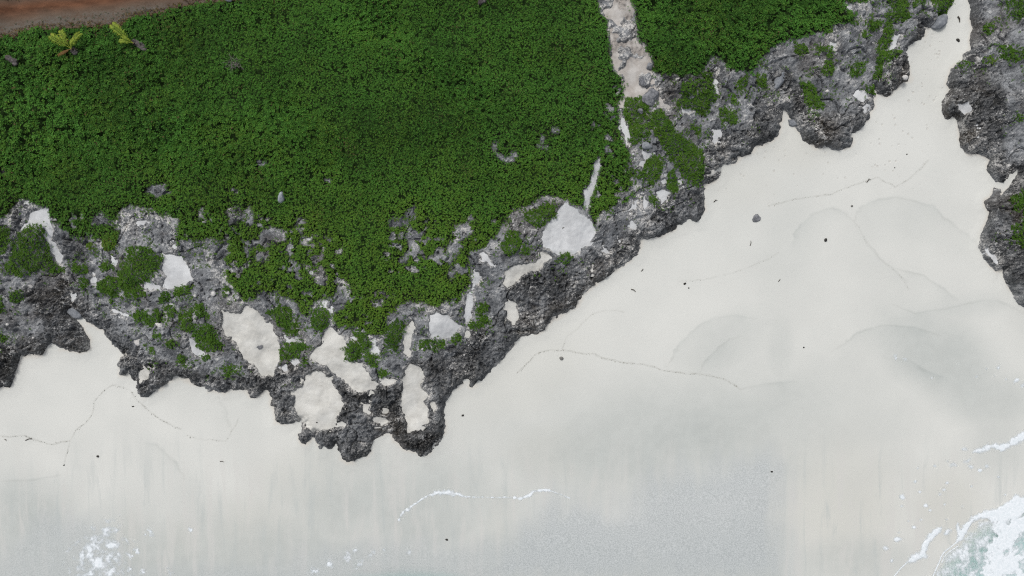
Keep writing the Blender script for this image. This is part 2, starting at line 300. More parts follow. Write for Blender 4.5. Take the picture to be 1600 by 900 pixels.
# separate green clumps on the rock: outline, label
CLUMPS = [
    ([(45, 353), (63, 352), (68, 362), (66, 372), (75, 382), (78, 395), (85, 410), (92, 418), (100, 422), (85, 426), (60, 423), (45, 428), (25, 430), (12, 424), (8, 415), (15, 408), (20, 395), (22, 380), (30, 367), (38, 360)],
     'large dense green clump inside the curved white sand strip'),
    ([(-40, 350), (0, 352), (12, 358), (15, 375), (12, 392), (0, 398), (-40, 400)], 'green clump cut by the left picture edge above the cliff'),
    (T(0, 1, (810, 660), (850, 645), (940, 645), (980, 680), (1020, 720), (1000, 760), (960, 830), (930, 840), (890, 870), (830, 905), (790, 905), (760, 880), (740, 790), (800, 770), (820, 700)), 'square dense green clump left of the pointed sand patch'),
    (T(0, 1, (450, 770), (520, 760), (570, 780), (540, 812), (460, 800)), 'small flat green clump above the sand triangle'),
    (T(0, 1, (630, 770), (700, 738), (720, 770), (650, 790)), 'small flat clump just left of the square clump'),
    (E(0, 1, 498, 836, 552, 884), 'tiny round clump left of the sand triangle'),
    (T(0, 1, (610, 875), (680, 838), (752, 840), (765, 905), (740, 940), (720, 960), (690, 935), (640, 920), (605, 905)), 'ragged clump below and left of the square clump'),
    (E(0, 1, 548, 618, 605, 655), 'olive clump on bare rock above the small flat clumps'),
    (T(0, 1, (650, 600), (740, 570), (745, 640), (690, 672), (660, 650)), 'olive clump hanging below the bare rock window'),
    (T(0, 2, (780, 0), (880, -10), (920, 40), (850, 62), (790, 40)), 'fan-shaped clump below the square clump'),
    (T(0, 2, (65, 40), (140, 8), (150, 70), (70, 92)), 'small squarish clump on the dark left cliff'),
    (T(0, 2, (-40, 60), (15, 60), (32, 100), (22, 150), (-40, 148)), 'clump at the left picture edge beside the squarish one'),
    (E(0, 2, 688, 68, 708, 96), 'tiny upright tuft alone on the grey platform'),
    (T(0, 2, (835, 165), (870, 130), (950, 180), (955, 232), (890, 222), (845, 195)), 'leaf-shaped clump in the middle of the grey platform'),
    (E(0, 2, 965, 135, 1003, 212), 'narrow tuft right of the leaf-shaped clump'),
    (E(0, 2, 1002, 25, 1052, 92), 'upright clump above the narrow tuft'),
    (E(0, 2, 1040, 108, 1102, 180), 'round tuft above the long slanting clump'),
    (T(0, 2, (1105, 0), (1150, -15), (1195, 0), (1190, 32), (1115, 35), (1100, 75), (1095, 30)), 'clump at the top edge of the grey platform'),
    (T(0, 2, (1195, 110), (1270, 98), (1295, 170), (1240, 172)), 'triangular clump above the long slanting clump'),
    (T(0, 2, (1115, 155), (1190, 160), (1200, 230), (1320, 240), (1350, 300), (1385, 350), (1370, 385), (1310, 397), (1250, 380), (1220, 340), (1200, 290), (1150, 250), (1120, 195)), 'long slanting clump across the grey platform'),
    (E(0, 2, 962, 272, 1002, 306), 'tiny round tuft near the platform centre'),
    (E(0, 2, 1050, 328, 1086, 370), 'small round tuft left of the slim sand wedge'),
    (E(0, 2, 934, 368, 957, 412), 'slim tuft near the dark cliff edge'),
    (E(0, 2, 1118, 418, 1154, 466), 'thin tuft at the dark cliff lip'),
    (T(0, 2, (1260, 432), (1300, 418), (1308, 440), (1285, 458)), 'small tuft at the foot of the sand wedge'),
    (T(0, 2, (1405, 505), (1450, 468), (1478, 520), (1430, 545)), 'lone clump beside the tall cream hollow'),
    (T(0, 2, (1390, 0), (1425, -5), (1430, 40), (1405, 50)), 'narrow tuft hanging off the mat above the cream hollow'),
    (E(0, 2, -15, 298, 32, 332), 'tuft at the left picture edge on the dark cliff'),
    (T(1, 2, (60, 150), (160, 118), (215, 140), (220, 190), (258, 230), (250, 292), (200, 272), (140, 240), (100, 190)), 'broad clump right of the tall cream hollow'),
    (T(1, 2, (350, 140), (440, 128), (452, 220), (412, 272), (350, 242)), 'upright oval clump above the bent hollow'),
    (T(1, 2, (148, 390), (190, 340), (300, 340), (326, 360), (280, 400), (270, 432), (160, 436)), 'wide low clump left of the bent hollow'),
    (T(1, 2, (558, 380), (600, 328), (640, 360), (652, 430), (600, 462), (560, 440)), 'round clump against the bent hollow'),
    (T(1, 2, (620, 290), (640, 255), (700, 290), (715, 360), (680, 390), (720, 422), (770, 430), (752, 482), (690, 452), (668, 400), (640, 320)), 'split clump around the white sand flake'),
    (T(1, 2, (808, 240), (900, 198), (932, 230), (905, 330), (880, 382), (852, 392), (820, 330)), 'dark upright clump left of the waisted sand strip'),
    (E(1, 2, 1028, 325, 1082, 382), 'small clump under the rounded white sand pan'),
    (T(1, 2, (1090, 322), (1170, 330), (1175, 372), (1100, 377)), 'flat clump along the base of the white sand pan'),
    (E(1, 2, 1232, 292, 1284, 338), 'tuft below the pointed end of the sand pan'),
    (T(1, 2, (1325, 225), (1400, 180), (1442, 168), (1442, 230), (1350, 252)), 'wedge-shaped clump at the foot of the upright sand strip'),
    (E(1, 2, 1386, 102, 1448, 152), 'ragged clump right of the upright sand strip'),
    (T(1, 2, (772, 520), (822, 508), (822, 532), (780, 562)), 'tiny tuft above the cream sand lens'),
    (T(1, 2, (300, 455), (320, 450), (322, 485), (290, 482)), 'tiny dark tuft at the left tip of the bent hollow'),
    (T(2, 1, (150, 400), (200, 370), (270, 378), (262, 440), (205, 500), (150, 522), (110, 480), (80, 445)), 'clump inside the curved rock arch beside the sand fan'),
    (T(2, 1, (-20, 530), (48, 548), (58, 610), (20, 680), (-20, 690), (-60, 640)), 'clump left of the sand fan on grey rock'),
    (E(2, 1, 58, 646, 106, 692), 'small tuft between the sand fan and its left clump'),
    (E(2, 1, 302, 686, 372, 738), 'neat round clump at the bottom of the sand fan'),
    (E(2, 1, 858, 316, 902, 368), 'neat round clump on the seaward slope'),
    (T(2, 1, (690, 50), (740, 150), (820, 182), (830, 112), (890, 70), (932, 90), (942, 160), (920, 212), (882, 252), (852, 242), (850, 200), (780, 212), (748, 200), (700, 140)), 'forked clump on the ledge right of the mat'),
    (T(2, 1, (978, 180), (1002, 168), (1038, 250), (1030, 292), (1000, 307), (978, 270)), 'hanging clump on the ledge between two sand dabs'),
    (T(2, 0, (715, 612), (800, 603), (850, 660), (842, 700), (870, 760), (860, 850), (810, 870), (790, 905), (745, 905), (735, 840), (720, 760), (700, 715)), 'clump below the end of the pale path'),
    (T(2, 0, (870, 700), (930, 690), (1000, 790), (1050, 860), (1130, 900), (1190, 970), (1195, 1080), (1160, 1172), (1110, 1150), (1060, 1090), (1020, 1030), (970, 970), (920, 900), (880, 820)), 'big drooping clump above the beach bend'),
    (T(2, 0, (1050, 522), (1160, 510), (1162, 580), (1092, 612), (1050, 582)), 'clump in the dark hollow under the right mat'),
    (T(2, 0, (1195, 460), (1240, 450), (1255, 540), (1295, 600), (1210, 722), (1130, 682), (1020, 652), (1050, 625), (1120, 622), (1170, 590), (1180, 520)), 'tall clump hanging from the right mat'),
    (T(2, 0, (1290, 680), (1340, 668), (1370, 720), (1412, 760), (1370, 782), (1310, 732)), 'clump on the shelf above the seaward edge'),
    (E(2, 0, 1358, 585, 1394, 650), 'thin tuft on the shelf right of the tall clump'),
    (T(2, 0, (1418, 505), (1470, 470), (1472, 530), (1425, 545)), 'tuft just under the right mat'),
    (T(2, 0, (1538, 470), (1590, 465), (1595, 545), (1550, 530)), 'clump under the right mat corner'),
    (E(2, 0, 1138, 796, 1172, 834), 'tiny tuft in the grey slope below the tall clump'),
    (T(3, 0, (750, -40), (880, -40), (870, 10), (850, 90), (880, 110), (830, 135), (770, 142), (720, 112), (760, 60)), 'clump at the top edge above the strip hedge'),
    (T(3, 0, (735, 140), (778, 190), (772, 260), (728, 312), (720, 400), (700, 492), (662, 482), (675, 400), (688, 290), (708, 220)), 'long narrow clump strip leading down to the gully'),
    (T(3, 0, (730, 330), (770, 318), (818, 330), (762, 362), (742, 400), (722, 402)), 'clump hooked onto the narrow strip'),
    (T(3, 0, (1015, -40), (1160, -40), (1150, 0), (1130, 50), (1095, 92), (1050, 82), (1030, 30)), 'clump at the head of the sand gully'),
    (E(3, 0, 622, 140, 690, 190), 'clump on the shelf below the mat corner'),
    (E(3, 0, 532, 388, 608, 462), 'round clump in the middle of the grey shelf'),
    (E(3, 0, 345, 388, 412, 470), 'oval clump left of the round shelf clump'),
    (T(3, 0, (318, 290), (360, 290), (400, 278), (412, 300), (380, 355), (350, 315), (320, 318)), 'ragged clump below a white chip on the shelf'),
    (E(3, 0, 164, 280, 232, 345), 'clump with an orange fleck at the mat foot'),
    (T(3, 0, (225, 572), (300, 558), (330, 620), (355, 662), (300, 684), (235, 652)), 'clump on the dark brown shelf near the sand tongue'),
    (T(3, 0, (200, 520), (250, 520), (290, 545), (250, 560), (205, 545)), 'thin tuft above the dark shelf clump'),
    (E(3, 0, 588, 202, 618, 236), 'tiny tuft between two shelf clumps'),
    (E(3, 0, 512, 440, 545, 468), 'tiny tuft at the lower left of the round shelf clump'),
    (T(3, 0, (610, 545), (655, 540), (660, 590), (630, 585)), 'small tuft at the shelf corner'),
    (T(3, 0, (1485, 20), (1540, -40), (1680, -40), (1680, 90), (1600, 92), (1562, 128), (1520, 100)), 'clump in the top right corner on the headland'),
    (E(3, 0, 1338, 155, 1398, 210), 'small clump at the headland crest'),
    (T(3, 0, (1438, 300), (1520, 278), (1545, 330), (1600, 300), (1650, 320), (1620, 345), (1548, 398), (1500, 372), (1460, 342)), 'bushy clump in the middle of the headland'),
    (T(3, 0, (1160, 430), (1200, 388), (1242, 402), (1230, 432)), 'flat clump at the left brow of the headland'),
    (E(3, 0, 1368, 362, 1412, 398), 'olive tuft left of the bushy headland clump'),
    (E(3, 0, 1542, 720, 1574, 760), 'tiny tuft on the grey headland face'),
    (T(3, 1, (1508, 330), (1560, 310), (1680, 290), (1680, 400), (1600, 405), (1530, 412)), 'upper clump on the lower right headland'),
    (T(3, 1, (1500, 510), (1560, 490), (1590, 440), (1680, 430), (1680, 660), (1600, 655), (1560, 630), (1520, 580)), 'large lower clump on the lower right headland'),
    (T(3, 0, (905, 0), (925, -10), (920, 40), (900, 60)), 'thin tuft left of the gully head'),
    (T(3, 0, (945, -10), (975, -10), (970, 30), (950, 30)), 'tiny tuft beside the gully head'),
]

# darker, more jagged limestone (wave-splash zone)
DARK = [
    [(-60, 610), (-60, 500), (10, 540), (40, 530), (80, 520), (60, 490), (40, 455), (105, 450), (130, 470), (150, 500), (150, 560), (60, 570), (20, 620)],
    [(130, 470), (165, 500), (185, 530), (205, 545), (240, 560), (300, 580), (360, 590), (400, 580), (430, 570), (445, 560), (470, 560), (520, 590), (560, 600), (600, 600), (625, 600), (640, 560), (700, 560),
     (740, 520), (790, 480), (830, 450), (800, 560), (720, 640), (700, 720), (540, 740), (430, 680), (420, 640), (230, 640), (190, 600), (130, 500)],
    [(790, 440), (830, 420), (880, 415), (950, 390), (1010, 345), (1040, 310), (1075, 295), (1110, 280), (1110, 340), (1000, 410), (900, 500), (800, 560), (780, 520)],
    [(1100, 240), (1120, 215), (1170, 205), (1180, 150), (1210, 130), (1245, 150), (1260, 175), (1330, 180), (1370, 130), (1380, 90), (1420, 80), (1430, 140), (1340, 250), (1230, 240), (1130, 290), (1090, 300)],
    [(1460, 90), (1520, 80), (1560, 100), (1570, 200), (1570, 260), (1610, 250), (1620, 500), (1560, 440), (1520, 380), (1560, 290), (1540, 280), (1480, 200)],
    [(22, 313), (38, 325), (30, 350), (20, 375), (20, 400), (10, 400), (15, 370), (18, 345)],
    [(95, 370), (135, 375), (130, 400), (110, 405), (98, 395)], [(85, 430), (115, 435), (120, 450), (90, 455)],
    [(1035, 115), (1100, 118), (1120, 95), (1140, 120), (1120, 140), (1060, 150), (1040, 155), (1030, 130)],
    [(1205, 110), (1240, 115), (1250, 140), (1260, 175), (1240, 170), (1225, 150), (1210, 150)],
    [(355, 330), (375, 325), (385, 335), (372, 350), (360, 352)],
    [(345, 490), (350, 540), (375, 560), (400, 600), (420, 600), (380, 555), (360, 520)],
]
BLACK = [T(1, 2, (560, 640), (700, 640), (880, 600), (910, 700), (880, 800), (780, 770), (700, 720), (600, 700)), T(1, 2, (1130, 380), (1250, 340), (1330, 270), (1400, 260), (1440, 300), (1400, 380), (1280, 480), (1150, 520), (1060, 500)),
         T(0, 2, (160, 0), (430, 0), (430, 60), (380, 140), (250, 130), (170, 70)), T(0, 2, (0, 380), (60, 360), (100, 420), (60, 540), (0, 580)),
         T(3, 0, (1270, 600), (1480, 640), (1500, 800), (1400, 880), (1260, 800), (1300, 700)), T(3, 0, (100, 480), (190, 500), (240, 640), (240, 720), (190, 720), (150, 600)),
         T(1, 3, (860, 0), (1180, 0), (1100, 90), (1040, 150), (930, 80)), T(3, 1, (1450, 640), (1600, 660), (1640, 900), (1480, 860))]

# ------------------------------------------------------------------ the lie of the land (plan metres, height from distances)
def land_height(ds, dw):
    """ds: metres inland of the shore outline (negative on the beach), dw: metres landward of the water line"""
    beach = np.where(dw > 0, 0.042 * np.minimum(dw, 62) + 0.012 * np.maximum(dw - 62, 0) * (dw < 400), 0.09 * np.maximum(dw, -120))
    cliff = 1.1 * sstep(-0.2, 1.0, ds) + 2.0 * sstep(0.3, 13, ds) + 0.03 * np.clip(ds - 5, 0, 60)
    return beach, beach + cliff

_cu, _cv = np.meshgrid(np.arange(-420, 2021, 5, dtype=np.float32), np.arange(-330, 1231, 5, dtype=np.float32))
_ds = sdf(SHORE, _cu, _cv) * M_PX
_dw = -sdf(WATER, _cu, _cv) * M_PX
_zb = land_height(_ds, _dw)[1]
def zb_lookup(u, v):
    x = np.clip((u + 420) / 5, 0, _zb.shape[1] - 1.001); y = np.clip((v + 330) / 5, 0, _zb.shape[0] - 1.001)
    ix = x.astype(int); iy = y.astype(int); fx = x - ix; fy = y - iy
    return (_zb[iy, ix] * (1 - fx) + _zb[iy, ix + 1] * fx) * (1 - fy) + (_zb[iy + 1, ix] * (1 - fx) + _zb[iy + 1, ix + 1] * fx) * fy

def survey(x, y):
    """plan position (metres) -> survey sheet coordinates (photo pixels), allowing for ground height"""
    u = 800 + x / M_PX; v = 450 - y / M_PX
    for _ in range(4):
        k = FPX / (CAM_H - zb_lookup(u, v))
        u = 800 + x * k; v = 450 - y * k
    return u, v

STEP = 0.125
GX = np.arange(-76, 76.001, STEP, dtype=np.float32); GY = np.arange(-46, 46.001, STEP, dtype=np.float32)
X, Y = np.meshgrid(GX, GY)
U, V = survey(X, Y)
U = U.astype(np.float32); V = V.astype(np.float32)
NY, NX = X.shape
WOB = 1.7 * noise(X, Y, 1.5, 1) + 1.5 * noise(X, Y, 0.7, 2) + 1.1 * noise(X, Y, 0.36, 3)     # ragged edges, in survey pixels
DS = (sdf(SHORE, U, V) + WOB * 1.2) * M_PX
DW = -sdf(WATER, U, V) * M_PX
SAND_Z, LAND_Z = land_height(DS, DW)

def local(poly, pad=14):
    P = np.asarray(poly)
    u0, v0 = P.min(0) - pad; u1, v1 = P.max(0) + pad
    m = (U > u0) & (U < u1) & (V > v0) & (V < v1)
    if not m.any(): return None
    r = np.where(m.any(1))[0]; c = np.where(m.any(0))[0]
    return slice(r[0], r[-1] + 1), slice(c[0], c[-1] + 1)

def local_sdf(poly, pad=14):
    s = local(poly, pad)
    if s is None: return None, None
    return s, sdf(poly, U[s], V[s])

# dark / black rock weights
DARKW = np.zeros_like(X); BLACKW = np.zeros_like(X)
for p in DARK:
    s, d = local_sdf(p, 30)
    DARKW[s] = np.maximum(DARKW[s], sstep(-9, 7, d + 3 * WOB[s]))
DARKW = np.maximum(DARKW, 0.75 * sstep(2.6, 0.4, DS + 0.12 * WOB))
for p in BLACK:
    s, d = local_sdf(p, 30)
    if s is not None: BLACKW[s] = np.maximum(BLACKW[s], sstep(-10, 8, d + 3.5 * WOB[s]))

# vegetation distance (survey px, positive inside the mat)
VEGN = 5.0 * noise(X, Y, 2.6, 21) + 3.2 * noise(X, Y, 1.1, 22) + 1.6 * noise(X, Y, 0.5, 23)
veg_main = sdf(MAT_MAIN, U, V)
veg_main = np.where(veg_main > 30, veg_main, veg_main + 0.55 * VEGN)
HOLEW = np.zeros_like(X)
for h in MAT_HOLES:
    s, d = local_sdf(h, 20)
    if s is None: continue
    d = d + 0.75 * VEGN[s] - 1.5
    veg_main[s] = np.minimum(veg_main[s], -d)
GAPZ = np.zeros_like(X)
for gp in ([(340, 350), (420, 340), (490, 360), (520, 420), (540, 470), (470, 475), (400, 460), (350, 440)], [(735, 340), (800, 330), (780, 400), (740, 470), (690, 470), (700, 400)], [(500, 450), (600, 460), (610, 530), (520, 520)],
           [(80, 330), (200, 330), (200, 395), (90, 390)], [(270, 330), (350, 340), (350, 400), (280, 400)], [(560, 360), (690, 350), (690, 420), (600, 430)], [(900, 150), (990, 170), (1000, 330), (930, 330)], [(960, 140), (990, 160), (990, 250), (970, 240)]):
    s, d = local_sdf(gp, 30)
    GAPZ[s] = np.maximum(GAPZ[s], sstep(-20, 15, d))
gapn = fbm(X, Y, 1.5, 3, 24, 0.65)
veg_main = np.where(veg_main < 60, veg_main - 40 * sstep(0.42, 0.66, gapn + 0.45 * noise(X, Y, 6, 25)) * GAPZ, veg_main)
s, d = local_sdf(MAT_RIGHT, 20)
veg_right = np.full_like(X, -99); veg_right[s] = d + 0.55 * VEGN[s]
s, d = local_sdf(ROAD, 20)
road_d = np.full_like(X, -99); road_d[s] = d
s, d = local_sdf(TRAIL, 20)
trail_d = np.full_like(X, -99); trail_d[s] = d + 0.5 * WOB[s]
VEG = np.maximum(veg_main, veg_right)

# relief of the limestone
LOW = 0.55 * fbm(X, Y, 7.0, 3, 40)
inl = sstep(0.2, 1.6, DS)
JAG = 0.24 * ridged(X, Y, 1.3, 50) + 0.22 * ridged(X, Y, 0.62, 51) + 0.20 * noise(X, Y, 0.33, 52) + 0.13 * (_hash(np.round(X / STEP), np.round(Y / STEP), 53) - 0.5)
amp = 0.30 + 0.75 * np.maximum(DARKW, BLACKW)
PITS = -0.8 * sstep(0.40, 0.75, noise(X, Y, 1.5, 54)) * np.maximum(DARKW, 0.4) - 0.35 * sstep(.45, .7, noise(X, Y, .6, 55))
ROCK_Z = LAND_Z + LOW * inl * 0.8 + (JAG * amp + PITS) * sstep(-0.3, 0.6, DS)
CRACK = np.abs(fbm(X + 1.6 * noise(X, Y, 3.1, 63), Y + 1.6 * noise(X, Y, 2.7, 64), 6.5, 2, 60))
ROCK_Z -= 0.45 * sstep(0.035, 0.0, CRACK) * inl
ROCK_Z = np.where(DS < -0.2, SAND_Z - 0.7 + 0.1 * JAG, ROCK_Z)
BASE_Z = LAND_Z + LOW * inl * 0.8

# ------------------------------------------------------------------ mesh helpers
def mesh_from_arrays(name, co, quads, attrs=None, smooth=True, mat=None):
    me = bpy.data.meshes.new(name)
    n, f = len(co), len(quads)
    k = quads.shape[1]
    me.vertices.add(n); me.vertices.foreach_set('co', np.ascontiguousarray(co, np.float32).ravel())
    me.loops.add(f * k); me.loops.foreach_set('vertex_index', np.ascontiguousarray(quads, np.int32).ravel())
    me.polygons.add(f); me.polygons.foreach_set('loop_start', np.arange(0, f * k, k, dtype=np.int32))
    me.polygons.foreach_set('use_smooth', np.full(f, smooth, bool))
    me.update(calc_edges=True)
    for an, arr in (attrs or {}).items():
        if arr.ndim == 1:
            a = me.attributes.new(an, 'FLOAT', 'POINT'); a.data.foreach_set('value', np.ascontiguousarray(arr, np.float32))
        else:
            a = me.attributes.new(an, 'FLOAT_COLOR', 'POINT'); a.data.foreach_set('color', np.ascontiguousarray(arr, np.float32).ravel())
    if mat: me.materials.append(mat)
    return me

def add(name, me, label=None, cat=None, group=None, kind=None, parent=None, loc=None):
    o = bpy.data.objects.new(name, me); col.objects.link(o)
    if label: o['label'] = label
    if cat: o['category'] = cat
    if group: o['group'] = group
    if kind: o['kind'] = kind
    if parent: o.parent = parent
    if loc is not None: o.location = loc
    return o

def grid_sheet(name, mask, Z, attrs=None, mat=None, sl=None, stride=1, Xa=None, Ya=None):
    """a sheet over the plan grid wherever mask is true"""
    Xa = X if Xa is None else Xa; Ya = Y if Ya is None else Ya
    if sl is not None:
        Xs, Ys, Zs, Ms = Xa[sl], Ya[sl], Z if Z.shape != Xa.shape else Z[sl], mask
    else:
        Xs, Ys, Zs, Ms = Xa, Ya, Z, mask
    if stride > 1:
        Xs, Ys, Zs, Ms = (a[::stride, ::stride] for a in (Xs, Ys, Zs, Ms))
        attrs = {k: a[::stride, ::stride] for k, a in (attrs or {}).items()}
    fm = Ms[:-1, :-1] | Ms[1:, :-1] | Ms[:-1, 1:] | Ms[1:, 1:]
    r, c = np.where(fm)
    w = Xs.shape[1]
    q = np.stack([r * w + c, r * w + c + 1, (r + 1) * w + c + 1, (r + 1) * w + c], 1)
    used, inv = np.unique(q, return_inverse=True)
    co = np.stack([Xs.ravel()[used], Ys.ravel()[used], Zs.ravel()[used]], 1)
    at = {k: a.reshape(-1, *a.shape[2:])[used] for k, a in (attrs or {}).items()}
    return mesh_from_arrays(name, co, inv.reshape(q.shape), at, True, mat)

def surf_at(u, v, Zarr):
    """plan position and height of the surface seen at survey point (u, v)"""
    z = 1.5
    for _ in range(6):
        x = (u - 800) / FPX * (CAM_H - z); y = (450 - v) / FPX * (CAM_H - z)
        i = int(np.clip(round((y - GY[0]) / STEP), 0, NY - 1)); j = int(np.clip(round((x - GX[0]) / STEP), 0, NX - 1))
        z = float(Zarr[i, j])
    return x, y, z

def idx(x, y):
    i = np.clip(np.round((y - GY[0]) / STEP).astype(int), 0, NY - 1); j = np.clip(np.round((x - GX[0]) / STEP).astype(int), 0, NX - 1)
    return i, j

# ------------------------------------------------------------------ materials
class Mat:
    def __init__(s, name, rough=0.9, spec=0.2):
        s.m = bpy.data.materials.new(name); s.m.use_nodes = True
        s.t = s.m.node_tree; s.b = s.t.nodes['Principled BSDF']
        s.b.inputs['Roughness'].default_value = rough
        s.b.inputs['Specular IOR Level'].default_value = spec
        s._pos = None
    def node(s, typ, **kw):
        n = s.t.nodes.new(typ)
        for k, v in kw.items(): setattr(n, k, v)
        return n
    def link(s, a, b): s.t.links.new(a, b)
    def put(s, sock, v):
        if isinstance(v, (int, float)): sock.default_value = v
        elif isinstance(v, (tuple, list)): sock.default_value = (*v, 1.0) if len(v) == 3 and sock.type == 'RGBA' else v
        else: s.link(v, sock)
    def pos(s, scale=(1, 1, 1)):
        if s._pos is None: s._pos = s.node('ShaderNodeTexCoord').outputs['Object']
        if scale == (1, 1, 1): return s._pos
        mp = s.node('ShaderNodeMapping'); mp.inputs['Scale'].default_value = scale
        s.link(s._pos, mp.inputs['Vector']); return mp.outputs[0]
    def noise(s, size, detail=3, rough=0.55, stretch=(1, 1, 1), dist=0.0):
        n = s.node('ShaderNodeTexNoise'); n.inputs['Scale'].default_value = 1.0 / size
        n.inputs['Detail'].default_value = detail; n.inputs['Roughness'].default_value = rough; n.inputs['Distortion'].default_value = dist
        s.link(s.pos(stretch), n.inputs['Vector']); return n.outputs['Fac']
    def voronoi(s, size, feature='F1', rand=1.0):
        n = s.node('ShaderNodeTexVoronoi', feature=feature); n.inputs['Scale'].default_value = 1.0 / size
        n.inputs['Randomness'].default_value = rand
        s.link(s.pos(), n.inputs['Vector']); return n.outputs['Distance'], n.outputs.get('Color')
    def ramp(s, v, a, b, lo=0.0, hi=1.0):
        n = s.node('ShaderNodeMapRange', interpolation_type='SMOOTHSTEP')
        n.inputs['From Min'].default_value = a; n.inputs['From Max'].default_value = b
        n.inputs['To Min'].default_value = lo; n.inputs['To Max'].default_value = hi
        s.put(n.inputs['Value'], v); return n.outputs[0]
    def math(s, op, a, b=None):
        n = s.node('ShaderNodeMath', operation=op); s.put(n.inputs[0], a)
        if b is not None: s.put(n.inputs[1], b)
        return n.outputs[0]
    def mix(s, fac, a, b, blend='MIX'):
        n = s.node('ShaderNodeMix', data_type='RGBA', blend_type=blend)
        s.put(n.inputs['Factor'], fac); s.put(n.inputs['A'], a); s.put(n.inputs['B'], b); return n.outputs['Result']
    def attr(s, name, out='Fac'):
        n = s.node('ShaderNodeAttribute'); n.attribute_name = name; return n.outputs[out]
    def sep(s, c):
        n = s.node('ShaderNodeSeparateColor'); s.link(c, n.inputs[0]); return n.outputs
    def color(s, c): s.put(s.b.inputs['Base Color'], c)
    def bump(s, h, strength=0.5, dist=0.1):
        n = s.node('ShaderNodeBump'); n.inputs['Strength'].default_value = strength; n.inputs['Distance'].default_value = dist
        s.link(h, n.inputs['Height']); s.link(n.outputs[0], s.b.inputs['Normal'])

def make_rock_mat():
    m = Mat('limestone', 0.92, 0.12)
    dark = m.attr('dark'); black = m.attr('black'); sandy = m.attr('sandy'); soil = m.attr('soil')
    n1 = m.noise(2.2, 6, 0.7); n2 = m.noise(0.5, 5, 0.78); n3 = m.noise(6.0, 4, 0.6); n4 = m.noise(0.2, 4, 0.8); n5 = m.noise(1.1, 5, 0.75, dist=0.6)
    c = m.mix(m.ramp(n1, 0.36, 0.64), (0.105, 0.112, 0.120), (0.325, 0.338, 0.350))
    c = m.mix(m.ramp(n3, 0.48, 0.66, 0, 0.6), c, (0.150, 0.138, 0.128))
    c = m.mix(m.ramp(n2, 0.52, 0.70, 0, 0.7), c, (0.31, 0.318, 0.335))
    c = m.mix(m.ramp(n2, 0.46, 0.33, 0, 0.75), c, (0.042, 0.045, 0.052))
    c = m.mix(m.ramp(n4, 0.44, 0.32, 0, 0.7), c, (0.035, 0.037, 0.042))
    c = m.mix(m.ramp(n4, 0.55, 0.68, 0, 0.6), c, (0.42, 0.425, 0.435))
    dk = m.mix(m.ramp(n1, 0.35, 0.65), (0.040, 0.042, 0.044), (0.130, 0.133, 0.135))
    dk = m.mix(m.ramp(n3, 0.5, 0.66, 0, 0.6), dk, (0.078, 0.064, 0.046))
    dk = m.mix(m.ramp(n2, 0.50, 0.68, 0, 0.8), dk, (0.24, 0.244, 0.245))
    dk = m.mix(m.ramp(n4, 0.54, 0.68, 0, 0.8), dk, (0.34, 0.34, 0.335))
    dk = m.mix(m.ramp(n4, 0.48, 0.38, 0, 0.85), dk, (0.014, 0.014, 0.014))
    c = m.mix(dark, c, dk)
    bk = m.mix(m.ramp(n4, 0.48, 0.66), (0.012, 0.012, 0.012), (0.15, 0.148, 0.142))
    c = m.mix(m.math('MULTIPLY', black, 0.85), c, bk)
    sp2 = m.math('MULTIPLY', m.ramp(m.math('ADD', m.math('MULTIPLY', n5, 0.6), m.math('MULTIPLY', n4, 0.4)), 0.54, 0.585), m.ramp(m.noise(4.5, 3), 0.40, 0.54))
    c = m.mix(m.math('MULTIPLY', sp2, 0.85), c, (0.56, 0.555, 0.54))
    sd = m.math('MULTIPLY', sandy, m.ramp(m.math('ADD', m.math('MULTIPLY', n5, 0.5), m.math('MULTIPLY', n4, 0.5)), 0.49, 0.56))
    c = m.mix(sd, c, (0.62, 0.605, 0.575))
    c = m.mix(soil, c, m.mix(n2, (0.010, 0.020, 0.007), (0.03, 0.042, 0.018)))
    m.color(c)
    m.bump(m.math('ADD', n2, m.math('MULTIPLY', n4, 0.7)), 1.0, 0.16)
    return m.m

